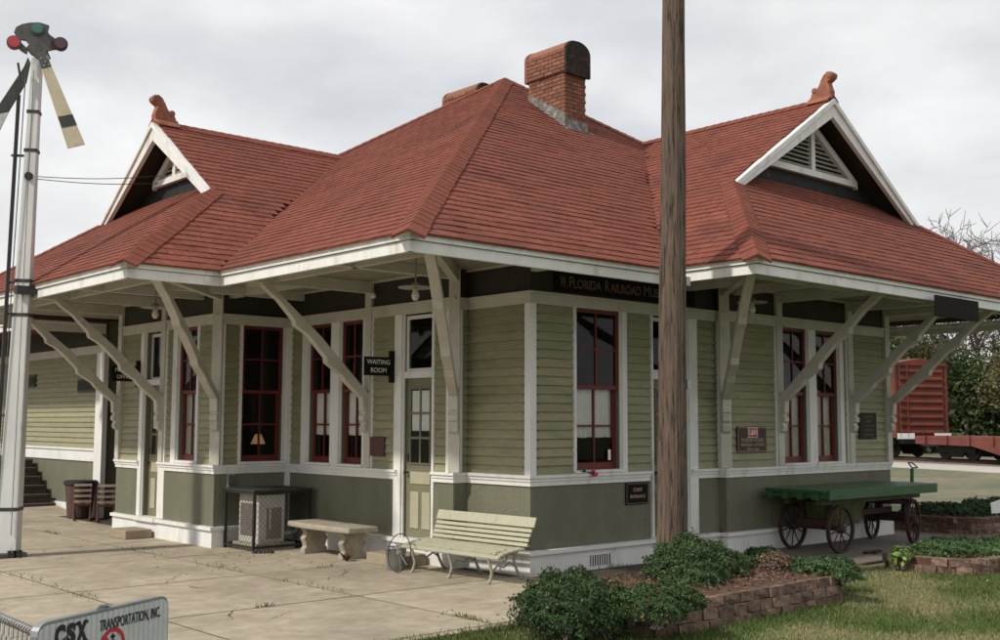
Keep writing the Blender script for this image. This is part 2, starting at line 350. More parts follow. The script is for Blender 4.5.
def clap(w, a0, a1, z0, z1, parent, single, stuff):
    n = max(1, round((z1-z0)/EXPO)); e = (z1-z0)/n
    for i in range(n):
        m = stuff if stuff is not None else MB()
        b = z0+i*e; t = b+e*.985
        j = random.uniform(-.002, .002); d1 = .021+j; jz = random.uniform(-.002, .002)
        m.hexa([w.p(a0, b+jz, -.022), w.p(a1, b+jz, -.022), w.p(a1, b+jz, d1), w.p(a0, b+jz, d1),
                w.p(a0, t+.010, -.022), w.p(a1, t+.010, -.022), w.p(a1, t+.010, -.010), w.p(a0, t+.010, -.010)])
        if stuff is None: m.build('clapboard', 'siding', parent, fix=False)
def sash(w, win, a0, a1, z0, z1, d, cols, rows, st=.05, bot=.05, top=.045):
    m = MB()
    w.box(m, a0, a0+st, z0, z1, d-.035, d); w.box(m, a1-st, a1, z0, z1, d-.035, d)
    w.box(m, a0+st, a1-st, z0, z0+bot, d-.035, d-.001); w.box(m, a0+st, a1-st, z1-top, z1, d-.035, d-.001)
    gw, gh = a1-a0-2*st, z1-z0-bot-top
    for c in range(1, cols): x = a0+st+gw*c/cols; w.box(m, x-.012, x+.012, z0+bot, z1-top, d-.03, d-.004)
    for r in range(1, rows): z = z0+bot+gh*r/rows; w.box(m, a0+st, a1-st, z-.012, z+.012, d-.032, d-.006)
    o = m.build('sash', 'red_sash', win)
    for c in range(cols):
        for r in range(rows):
            x0, x1 = a0+st+gw*c/cols, a0+st+gw*(c+1)/cols; y0, y1 = z0+bot+gh*r/rows, z0+bot+gh*(r+1)/rows
            MB().poly([w.p(x0, y0, d-.02), w.p(x1, y0, d-.02), w.p(x1, y1, d-.02), w.p(x0, y1, d-.02)]).build('pane', 'glass', win, fix=False)
def curtain(w, win, a0, a1, z0, z1, d, mname='curtain', folds=7):
    n = folds*6; vs = []; fs = []
    for i in range(n+1):
        t = i/n; dd = d+.012*math.sin(t*folds*2*PI)+.004*math.sin(t*31); x = a0+(a1-a0)*t
        vs += [w.p(x, z0+.004*math.sin(t*17), dd), w.p(x, z1, dd)]
    for i in range(n): fs.append((2*i, 2*i+2, 2*i+3, 2*i+1))
    MB().add(vs, fs).build('curtain', mname, win, smooth=True)
def window(w, a0, a1, curt=None):
    zs, zm, zt = 1.235, 2.27, ZR0
    m = MB()   # jambs and sill reveal
    w.box(m, a0-.02, a0-.001, zs-.045, zt, -.14, .004); w.box(m, a1+.001, a1+.02, zs-.045, zt, -.14, .004)
    w.box(m, a0-.05, a1+.05, zs-.04, zs-.004, -.14, .055)
    win = m.build('window', 'white', depot)
    sash(w, win, a0, a1, zm-.02, zt-.002, -.032, 2, 2, st=.045)
    sash(w, win, a0+.012, a1-.012, zs, zm+.03, -.075, 2, 2, st=.05, bot=.085, top=.05)
    if curt == 'cafe': curtain(w, win, a0+.05, a1-.05, zs+.40, zm-.02, -.118)
    if curt == 'full': curtain(w, win, a0+.04, a0+(a1-a0)*.40, zs+.04, zm+.0, -.13, 'lace', 3); curtain(w, win, a0+(a1-a0)*.56, a1-.05, zs+.05, zm-.02, -.13, 'curtain', 3)
    if curt == 'lace': curtain(w, win, a0+.04, a1-.04, zs+.03, zm+.0, -.125, 'lace', 6)
    return win
def door(w, a0, a1, rec, cream=True, sidepane=True):
    z0, z1 = .31, 2.41
    m = MB(); w.box(m, a0, a1, z0, z1, -rec-.045, -rec)
    d = m.build('door', 'door_olive', depot)
    wd = a1-a0
    # glazed upper: built over the leaf as sash bars, panes, curtain and a black sheet painting the unlit room
    gz0, gz1 = z0+.98, z1-.14; g0, g1 = a0+.11, a1-.09
    MB().poly([w.p(g0, gz0, -rec+.003), w.p(g1, gz0, -rec+.003), w.p(g1, gz1, -rec+.003), w.p(g0, gz1, -rec+.003)]).build('dark_room_sheet', 'curtain' if False else 'signblack', d, fix=False)
    for c in range(2):
        x0 = g0+(g1-g0)*c/2+.02; x1 = g0+(g1-g0)*(c+1)/2-.02
        if cream: MB().poly([w.p(x0, gz0+.42, -rec+.006), w.p(x1, gz0+.42, -rec+.006), w.p(x1, gz1-.03, -rec+.006), w.p(x0, gz1-.03, -rec+.006)]).build('curtain', 'curtain', d, fix=False)
        for r in range(3):
            y0 = gz0+(gz1-gz0)*r/3; y1 = gz0+(gz1-gz0)*(r+1)/3
            MB().poly([w.p(x0-.01, y0, -rec+.010), w.p(x1+.01, y0, -rec+.010), w.p(x1+.01, y1, -rec+.010), w.p(x0-.01, y1, -rec+.010)]).build('pane', 'glass', d, fix=False)
    m = MB()
    w.box(m, g0-.02, g0, gz0-.02, gz1+.02, -rec, -rec+.018); w.box(m, g1, g1+.02, gz0-.02, gz1+.02, -rec, -rec+.018)
    w.box(m, g0, g1, gz0-.02, gz0, -rec, -rec+.018); w.box(m, g0, g1, gz1, gz1+.02, -rec, -rec+.018)
    xm = (g0+g1)/2; w.box(m, xm-.016, xm+.016, gz0, gz1, -rec, -rec+.017)
    for r in (1, 2): z = gz0+(gz1-gz0)*r/3; w.box(m, g0, g1, z-.016, z+.016, -rec, -rec+.016)
    m.build('glazing_bars', 'door_olive', d)
    pm = 'door_panel' if cream else 'door_olive'
    m = MB(); w.box(m, a0+.10, a1-.08, z0+.70, z0+.86, -rec, -rec+.012); m.build('panel', pm, d, bevel=.006)
    for c in range(2):
        x0 = a0+.10 if c == 0 else a0+wd*.58; x1 = a0+wd*.47 if c == 0 else a1-.08
        m = MB(); w.box(m, x0, x1, z0+.12, z0+.60, -rec, -rec+.012); m.build('panel', pm, d, bevel=.006)
    m = MB(); m.tube([w.p(a0+.045, 1.16, -rec), w.p(a0+.045, 1.16, -rec+.05)], [.012, .012], 8); m.lathe([(.0, -.02), (.02, -.012), (.026, 0), (.02, .012), (0, .02)], tuple(w.p(a0+.045, 1.16, -rec+.06)), 10)
    m.build('handle', 'iron', d); m = MB(); w.box(m, a0+.03, a0+.06, 1.30, 1.40, -rec, -rec+.012); m.build('lock_plate', 'iron', d)
    # transom
    m = MB(); w.box(m, a0, a1, 2.41, 2.50, -rec-.03, -.005)
    for q0, q1, r0, r1 in ((a0, a0+.045, 2.50, 3.25), (a1-.045, a1, 2.50, 3.25), (a0+.045, a1-.045, 2.50, 2.54), (a0+.045, a1-.045, 3.20, 3.25)): w.box(m, q0, q1, r0, r1, -rec-.02, -rec+.012)
    tr = m.build('transom', 'white', depot)
    MB().poly([w.p(a0+.04, 2.52, -rec), w.p(a1-.04, 2.52, -rec), w.p(a1-.04, 3.22, -rec), w.p(a0+.04, 3.22, -rec)]).build('pane', 'glass', tr, fix=False)
    m = MB(); w.box(m, a0-.025, a0-.001, .25, 3.27, -rec-.05, .004); w.box(m, a1+.001, a1+.025, .25, 3.27, -rec-.05, .004)
    w.box(m, a0-.08, a1+.08, .245, .308, -rec-.06, .11); m.build('door_frame', 'white', depot)

def make_wall(w, items, siding_ok=True):
    """items: list of (kind,a0,a1,...) left to right; kinds: board, side, win, door"""
    ops = [(i[1], i[2], i[0]) for i in items if i[0] in ('win', 'door')]
    core = MB(); cur = -w.e0*.0; edges = sorted(ops)
    pos = 0
    for a0, a1, k in edges:
        if a0-pos > .001: w.box(core, pos, a0, 0, ZS, -.14, -.02)
        lo = 1.19 if k == 'win' else .25
        w.box(core, a0, a1, 0, lo, -.14, -.02); w.box(core, a0, a1, ZR0, ZS, -.14, -.02); pos = a1
    if w.L-pos > .001: w.box(core, pos, w.L, 0, ZS, -.14, -.02)
    wall = core.build('wall', 'lower', depot)
    doors = sorted([(i[1], i[2]) for i in items if i[0] == 'door'])
    runs = []; p = 0
    for a0, a1 in doors:
        runs.append((p, a0-.10)); p = a1+.05
    runs.append((p, w.L))
    lo = MB(); be = MB(); fr = MB(); fp = MB(); ba = MB()
    for r0, r1 in runs:
        if r1-r0 < .02: continue
        w.eb(lo, r0, r1, ZLIP+.05, ZB0, -.02, .010)
        w.eb(be, r0, r1, ZB0, ZB0+.055, -.02, .032); w.eb(be, r0, r1, ZB0+.055, ZB0+.095, -.02, .048); w.eb(be, r0, r1, ZB0+.095, ZB1, -.02, .070)
    w.eb(fr, 0, w.L, ZR0, ZR1-.03, -.02, .036); w.eb(fr, 0, w.L, ZR1-.03, ZR1, -.02, .062)
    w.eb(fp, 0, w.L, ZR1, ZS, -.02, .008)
    w.eb(ba, 0, w.L, -.04, ZLIP, -.02, .050); w.eb(ba, 0, w.L, ZLIP, ZLIP+.05, -.02, .095)
    lo.build('lower_panel', 'lower_bead_x' if abs(w.t.x) > .5 else 'lower_bead_y', wall); be.build('belt_moulding', 'white', wall); fr.build('frieze_board', 'cream_trim', wall)
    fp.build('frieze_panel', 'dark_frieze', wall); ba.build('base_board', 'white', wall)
    for it in items:
        k, a0, a1 = it[:3]
        if k == 'board':
            lowz = it[3] if len(it) > 3 else ZB1
            m = MB(); w.eb(m, a0, a1, lowz, ZR0, -.02, .030); m.build('trim_board', 'white', wall)
        elif k == 'side':
            if a1-a0 < .28: m = MB(); clap(w, a0, a1, ZB1, ZR0, wall, False, m); tag(m.build('clapboards', 'siding', wall, fix=False), kind='stuff')
            else: clap(w, a0, a1, ZB1, ZR0, wall, True, None)
        elif k == 'win': window(w, a0, a1, it[3])
        elif k == 'door': door(w, a0, a1, it[3], it[4])
    return wall
M['lower_bead_x'] = mat('olive_beadboard_x', (.138, .140, .094), .65, .14, 2.5, .65, 60, (.175, .165, .125), (.52, .72), 1.6, stretch=(1, 1, .4), wave=('X', 3.4))
M['lower_bead_y'] = mat('olive_beadboard_y', (.138, .140, .094), .65, .14, 2.5, .65, 60, (.175, .165, .125), (.52, .72), 1.6, stretch=(1, 1, .4), wave=('Y', 3.4))
# main left wall
WM = Wall((0, YL1), (0, -1), (-1, 0), YL1, 0, 1); s = lambda y: YL1-y
make_wall(WM, [('board', 0, s(3.91), .31), ('side', s(3.91), s(3.595)), ('board', s(3.595), s(3.447)), ('win', s(3.427), s(2.832), 'cafe'), ('board', s(2.812), s(2.591)),
    ('win', s(2.571), s(2.019), 'cafe'), ('board', s(1.999), s(1.754)), ('side', s(1.754), s(1.25)), ('board', s(1.25), s(1.09), .31), ('door', s(1.062), s(.457), .05, True),
    ('board', s(.43), s(.385), .31), ('side', s(.385), s(.13)), ('board', s(.13), YL1)])
WN = Wall((0, 0), (1, 0), (0, -1), A_, 0, 0); make_wall(WN, [('board', 0, .11), ('side', .11, A_)])
WBS = Wall((A_, 0), (0, -1), (-1, 0), B_, 0, 1); make_wall(WBS, [('side', 0, B_-.075), ('board', B_-.075, B_)])
WBF = Wall((A_, -B_), (1, 0), (0, -1), XR1-A_, 0, 0); s = lambda x: x-A_
make_wall(WBF, [('board', 0, .07), ('side', .07, s(.94)), ('board', s(.94), s(.985)), ('win', s(1.002), s(1.821), 'cafe'), ('board', s(1.84), s(1.93)), ('side', s(1.93), s(2.42)),
    ('board', s(2.42), s(2.455), .31), ('door', s(2.478), s(3.189), .05, False), ('board', s(3.215), s(3.396), .31), ('side', s(3.396), XR1-A_)])
WRS = Wall((XR1, -B_), (0, -1), (-1, 0), C_, 0, 1); make_wall(WRS, [('board', .005, C_)])
WRF = Wall((XR1, -B_-C_), (1, 0), (0, -1), XR2-XR1, 0, 0); s = lambda x: x-XR1
make_wall(WRF, [('board', 0, .10), ('side', .10, s(5.085)), ('board', s(5.085), s(5.30)), ('win', s(5.328), s(5.959), 'lace'), ('board', s(5.98), s(6.188)),
    ('win', s(6.208), s(6.837), 'lace'), ('board', s(6.86), s(6.97)), ('side', s(6.97), s(7.05)), ('board', s(7.05), s(7.26)), ('side', s(7.26), s(8.28)), ('board', s(8.28), XR2-XR1)])
WLF = Wall((-WL, YL2), (0, -1), (-1, 0), YL2-YL1, 0, 1); s = lambda y: YL2-y
make_wall(WLF, [('board', 0, .14), ('side', .14, s(6.64)), ('board', s(6.64), s(6.515), .31), ('door', s(6.49), s(5.91), .10, True), ('board', s(5.883), s(5.66), .31), ('side', s(5.66), s(5.46)),
    ('board', s(5.46), s(5.31)), ('win', s(5.285), s(4.667), 'lace'), ('board', s(4.645), s(4.583)), ('side', s(4.583), s(4.17)), ('board', s(4.17), YL2-YL1)])
WLS = Wall((-WL, YL1), (1, 0), (0, -1), WL, 0, 0); s = lambda x: x+WL
make_wall(WLS, [('board', 0, .11), ('side', .11, s(-.84)), ('board', s(-.84), s(-.80)), ('win', s(-.776), s(-.085), None), ('board', s(-.06), WL)])
WRR = Wall((XR2, -B_-C_), (0, 1), (1, 0), YL2+B_+C_, 0, 0); make_wall(WRR, [('board', 0, .12), ('side', .12, YL2+B_+C_)])
WBK = Wall((XR2, YL2), (-1, 0), (0, 1), XR2+WL, 0, 0); make_wall(WBK, [('side', 0, XR2+WL)])
fl = MB(); fl.poly([(-1.05, 4.2, .27), (.1, 4.2, .27), (.1, .15, .27), (.36, .15, .27), (.36, -1.0, .27), (8.2, -1.0, .27), (8.2, 7.35, .27), (-1.05, 7.35, .27)]); fl.build('floor', 'interior', depot)

# -------- roof
EL, EF, YES, XEF, XER, YER = 2.436, 2.249, 1.656, -3.644, 1.451, -3.601
SLp, SFp, HM = .642, .709, 8.13
APX, APY = -EL+(HM-ZET)/SLp, -EF+(HM-ZET)/SFp
XFAR, YFAR = 11.117, 10.15
SBp, SRp = (HM-ZET)/(YFAR-APY), (HM-ZET)/(XFAR-APX)
YLR, HL, GLX, ZGL = 5.561, 6.546, -1.576, 5.152
KL = (HL-ZET)/(YLR-YES); YLE = 2*YLR-YES; SKL = (ZGL-ZET)/(GLX-XEF)
XRR, HR, GRY, ZGR = 6.284, 6.917, -1.635, 5.216
KR = (HR-ZET)/(XRR-XER); XRE = 2*XRR-XER; SKR = (ZGR-ZET)/(GRY-YER)
LVL, LVR = GLX+.36, GRY+.36
def z_main(x, y): return ZET+np.minimum(np.minimum(SLp*(x+EL), SFp*(y+EF)), np.minimum(SBp*(YFAR-y), SRp*(XFAR-x)))
def z_wl(x, y):
    q = np.minimum(KL*(y-YES), KL*(YLE-y)); sk = SKL*(x-XEF)
    return ZET+np.where(x > GLX, q, np.minimum(q, sk))
def z_wr(x, y):
    q = np.minimum(KR*(x-XER), KR*(XRE-x)); sk = SKR*(y-YER)
    return ZET+np.where(y > GRY, q, np.minimum(q, sk))
# base sheets, 2 cm under the shingles
rb = MB(); D = -.02
P3 = lambda x, y, z: (x, y, z+D)
ap = P3(APX, APY, HM); c0, c1, c2, c3 = P3(-EL, -EF, ZET), P3(XFAR, -EF, ZET), P3(XFAR, YFAR, ZET), P3(-EL, YFAR, ZET)
dl = .18
rb.poly([c0, P3(XER, -EF, ZET), P3(XER, -EF+dl, ZET+dl*SFp), P3(XFAR-dl, -EF+dl, ZET+dl*SFp), ap]); rb.poly([c0, P3(-EL, YES, ZET), P3(-EL+dl, YES, ZET+dl*SLp), P3(-EL+dl, YFAR-dl, ZET+dl*SLp), ap])
for t in ((P3(XFAR, -EF+dl, ZET), c2, ap), (c2, c3, ap)): rb.poly(t)
yg0 = YLR-(HL-ZGL)/KL; yg1 = 2*YLR-yg0
for ya, yb, yr in ((YES, yg0, YLR), (YLE, yg1, YLR)):
    sg_ = 1 if yr > ya else -1; yd = ya+sg_*.18; rb.poly([P3(XEF, ya, ZET), P3(-EL, ya, ZET), P3(-EL, yd, ZET+.18*KL), P3(3.2, yd, ZET+.18*KL), P3(3.2, yr, HL), P3(GLX, yr, HL), P3(GLX, yb, ZGL)])
zl2 = ZET+SKL*(LVL+.05-XEF)
rb.poly([P3(XEF, YES, ZET), P3(GLX, yg0, ZGL), P3(LVL+.05, yg0+(zl2-ZGL)/KL+.02, zl2), P3(LVL+.05, yg1-(zl2-ZGL)/KL-.02, zl2), P3(GLX, yg1, ZGL), P3(XEF, YLE, ZET)])
xg0 = XRR-(HR-ZGR)/KR; xg1 = 2*XRR-xg0
for xa, xb, xr in ((XER, xg0, XRR), (XRE, xg1, XRR)):
    sg_ = 1 if xr > xa else -1; xd_ = xa+sg_*.18; rb.poly([P3(xa, YER, ZET), P3(xa, -EF, ZET), P3(xd_, -EF, ZET+.18*KR), P3(xd_, 3.2, ZET+.18*KR), P3(xr, 3.2, HR), P3(xr, GRY, HR), P3(xb, GRY, ZGR)])
zr2 = ZET+SKR*(LVR+.05-YER)
rb.poly([P3(XER, YER, ZET), P3(xg0, GRY, ZGR), P3(xg0+(zr2-ZGR)/KR+.02, LVR+.05, zr2), P3(xg1-(zr2-ZGR)/KR-.02, LVR+.05, zr2), P3(xg1, GRY, ZGR), P3(XRE, YER, ZET)])
roof = rb.build('roof', 'roof_base', depot, fix=False)
# shingle tabs
TW, EX = .305, .150
tabs = []   # (6 verts)
def tabs_on(org, t, run, slope, length, height_run, own, others, gable=None):
    """org eave corner, t along eave, run = horizontal uphill unit, slope, own(x,y) component height"""
    org = np.array(org, float); t = np.array((*t, 0.)); rn = np.array((*run, 0.))
    up = rn+np.array((0, 0, slope)); lu = np.linalg.norm(up); up /= lu; nrm = np.cross(t, up); nrm *= np.sign(nrm[2])
    nrow = int(height_run*lu/EX)+1; ncol = int(length/TW)+2
    for i in range(nrow):
        off = (i % 2)*TW*.5+rng.uniform(-.03, .03)
        for j in range(-1, ncol):
            a0 = j*TW+off+rng.uniform(.002, .007); a1 = (j+1)*TW+off-rng.uniform(.002, .007)
            jit = rng.uniform(-.003, .003); s0 = i*EX-.085+(jit if i else 0); s1 = s0+EX+.05
            if a1 <= 0 or a0 >= length: continue
            a0 = max(a0, 0); a1 = min(a1, length)
            aa = np.linspace(a0, a1, 9); ok = np.ones(9, bool)
            for ss in (s0+.02, s0+EX*.9):
                q = org+np.outer(aa, t)+up*ss
                ok &= q[:, 2] <= own(q[:, 0], q[:, 1])+.004
            if not ok.any(): continue
            k0 = int(np.argmax(ok)); k1 = 8-int(np.argmax(ok[::-1])); a0, a1 = aa[k0], aa[k1]
            if a1-a0 < .02: continue
            c = org+t*(a0+a1)/2+up*(s0+EX/2); x, y, z = c
            if any(f(np.array(x), np.array(y)) > z+.05 and g(x, y) for f, g in others): continue
            th = rng.uniform(.014, .020)
            tabs.append([org+t*a0+up*s0+nrm*th, org+t*a1+up*s0+nrm*th, org+t*a1+up*s1+nrm*.003, org+t*a0+up*s1+nrm*.003,
                         org+t*a0+up*s0-nrm*.012, org+t*a1+up*s0-nrm*.012])
in_main = lambda x, y: -EL < x < XFAR and -EF < y < YFAR
in_wl = lambda x, y: XEF < x < 3.2 and YES < y < YLE
in_wr = lambda x, y: XER < x < XRE and YER < y < 3.2
om = [(z_main, in_main)]; ol = [(z_wl, in_wl)]; orr = [(z_wr, in_wr)]
tabs_on((-EL, YFAR, ZET), (0, -1), (1, 0), SLp, YFAR+EF, APX+EL, z_main, ol+orr)
tabs_on((-EL, -EF, ZET), (1, 0), (0, 1), SFp, XFAR+EL, APY+EF, z_main, ol+orr)
tabs_on((XEF, YES, ZET), (1, 0), (0, 1), KL, 7, YLR-YES, z_wl, om)
tabs_on((XEF, YLE, ZET), (0, -1), (1, 0), SKL, YLE-YES, LVL-XEF, lambda x, y: ZET+np.minimum(np.minimum(KL*(y-YES), KL*(YLE-y)), SKL*(x-XEF)), om)
tabs_on((XER, 3.2, ZET), (0, -1), (1, 0), KR, 3.2-YER, XRR-XER, z_wr, om)
tabs_on((XER, YER, ZET), (1, 0), (0, 1), SKR, XRE-XER, LVR-YER, lambda x, y: ZET+np.minimum(np.minimum(KR*(x-XER), KR*(XRE-x)), SKR*(y-YER)), om)
T = np.array(tabs)   # n,6,3
def px_area(q):
    w3 = q-np.array(CAM); zc = w3@np.array(cF); u = w3@np.array(cR2)/zc; v = w3@np.array(cU2)/zc
    x, y = u[:, :4], v[:, :4]; a = .5*np.abs(sum(x[:, k]*y[:, (k+1) % 4]-x[:, (k+1) % 4]*y[:, k] for k in range(4)))
    inside = (np.abs(u.mean(1)) < .44) & (v.mean(1) < .28)
    return a*inside
order = np.argsort(-px_area(T)); big = order[:280]; rest = order[280:]
FT = [(0, 1, 2, 3), (4, 5, 1, 0), (4, 0, 3), (5, 2, 1)]
for i in big:
    m = MB(); m.add(T[i], FT); m.build('shingle', 'shingle', roof, fix=False)
m = MB()
allv = T[rest].reshape(-1, 3); allf = []
for k in range(len(rest)): allf += [tuple(k*6+q for q in f) for f in FT]
m.v = [tuple(p) for p in allv]; m.f = allf
tag(m.build('shingle_field', 'shingle', roof, fix=False), kind='stuff')
# hip and ridge caps
def cap_line(p0, p1, na, nb, wd=.17, name='hip_cap', step=.16):
    p0, p1 = Vector(p0), Vector(p1); d = (p1-p0); ln = d.length; d.normalize(); mb = MB(); n = int(ln/step)
    sa = Vector(na).cross(d).normalized(); sb = Vector(nb).cross(d).normalized()
    if sa.z > 0: sa = -sa
    if sb.z > 0: sb = -sb
    na = Vector(na).normalized(); nb = Vector(nb).normalized(); up = (na+nb).normalized()
    for i in range(n+1):
        b = p0+d*(i*step-(.13 if name == 'hip_cap' and i == 0 else .01)); e = p0+d*min(i*step+step+.05, ln+.02); w1 = wd+random.uniform(-.008, .008)
        def row(q, h): return [q+sa*w1+na*h, q+up*(h+.012), q+sb*w1+nb*h]
        r0 = row(b, .030+random.uniform(0, .003)); r1 = row(e, .022); r2 = row(b, .0)
        mb.add(r0+r1+r2, [(0, 1, 4, 3), (1, 2, 5, 4), (6, 7, 1, 0), (7, 8, 2, 1), (6, 0, 3), (2, 8, 5)])
    return mb.build(name, 'hip', roof, fix=False)
nL, nF, nB, nR = (-SLp, 0, 1), (0, -SFp, 1), (0, SBp, 1), (SRp, 0, 1)
cap_line((-EL, -EF, ZET), (APX, APY, HM), nL, nF); cap_line((XFAR, -EF, ZET), (APX, APY, HM), nR, nF); cap_line((-EL, YFAR, ZET), (APX, APY, HM), nL, nB)
cap_line((XEF, YES, ZET), (GLX, yg0, ZGL), (-SKL, 0, 1), (0, -KL, 1)); cap_line((XEF, YLE, ZET), (GLX, yg1, ZGL), (-SKL, 0, 1), (0, KL, 1))
cap_line((XER, YER, ZET), (xg0, GRY, ZGR), (0, -SKR, 1), (-KR, 0, 1)); cap_line((XRE, YER, ZET), (xg1, GRY, ZGR), (0, -SKR, 1), (KR, 0, 1))
cap_line((GLX, YLR, HL), (APX-.2, YLR, HL), (0, -KL, 1), (0, KL, 1), name='ridge_cap'); cap_line((XRR, GRY, HR), (XRR, 3., HR), (-KR, 0, 1), (KR, 0, 1), name='ridge_cap')
# soffit
ins = .10
so_ = MB(); so_.poly([(-EL+ins, -EF+ins, ZS), (XER+ins, -EF+ins, ZS), (XER+ins, YER+ins, ZS), (XRE-ins, YER+ins, ZS), (XRE-ins, YFAR-ins, ZS), (-EL+ins, YFAR-ins, ZS), (-EL+ins, YLE-ins, ZS), (XEF+ins, YLE-ins, ZS), (XEF+ins, YES+ins, ZS), (-EL+ins, YES+ins, ZS)])
so_.build('soffit', 'soffit', depot)
# fascia (outer line of the eaves)
ol_ = [(-EL, YES), (-EL, -EF), (XER, -EF), (XER, YER), (XRE, YER), (XRE, YFAR), (-EL, YFAR), (-EL, YLE), (XEF, YLE), (XEF, YES)]
def fascia_run(p, q, conv0, conv1, jog=0.):
    p, q = Vector((*p, 0)), Vector((*q, 0)); d = (q-p).normalized(); n = Vector((d.y, -d.x, 0)) # outward for this order
    mb = MB()
    for z0, z1, o0, o1 in ((ZEB, ZEB+.112, -.05, .0), (ZEB+.120, ZEB+.175, -.05, .030), (ZEB+.175, ZET-.048, -.05, .050)):
        e0 = o1*conv0-.002*abs(conv0); e1 = o1*conv1-.002*abs(conv1)
        a = p-d*e0 if conv0 else p+d*.003; b = q+d*e1
        mb.hexa([a+n*o0+V(0,0,z0), b+n*o0+V(0,0,z0), b+n*o1+V(0,0,z0), a+n*o1+V(0,0,z0), a+n*o0+V(0,0,z1), b+n*o0+V(0,0,z1), b+n*o1+V(0,0,z1), a+n*o1+V(0,0,z1)])
    # drip edge of the roof
    mb.bar(p-n*.03+V(0,0,ZET-.052), q-n*.03+V(0,0,ZET-.052), .09, .010)
    mb.build('fascia', 'white', depot)
n_ = len(ol_)
for i in range(n_):
    p, q = ol_[i], ol_[(i+1) % n_]; pr_, nx = ol_[i-1], ol_[(i+2) % n_]
    cr1 = (q[0]-p[0])*(nx[1]-q[1])-(q[1]-p[1])*(nx[0]-q[0]); cr0 = (p[0]-pr_[0])*(q[1]-p[1])-(p[1]-pr_[1])*(q[0]-p[0])
    fascia_run(p, q, -1 if cr0 < 0 else 0, 1 if cr1 > 0 else -1)
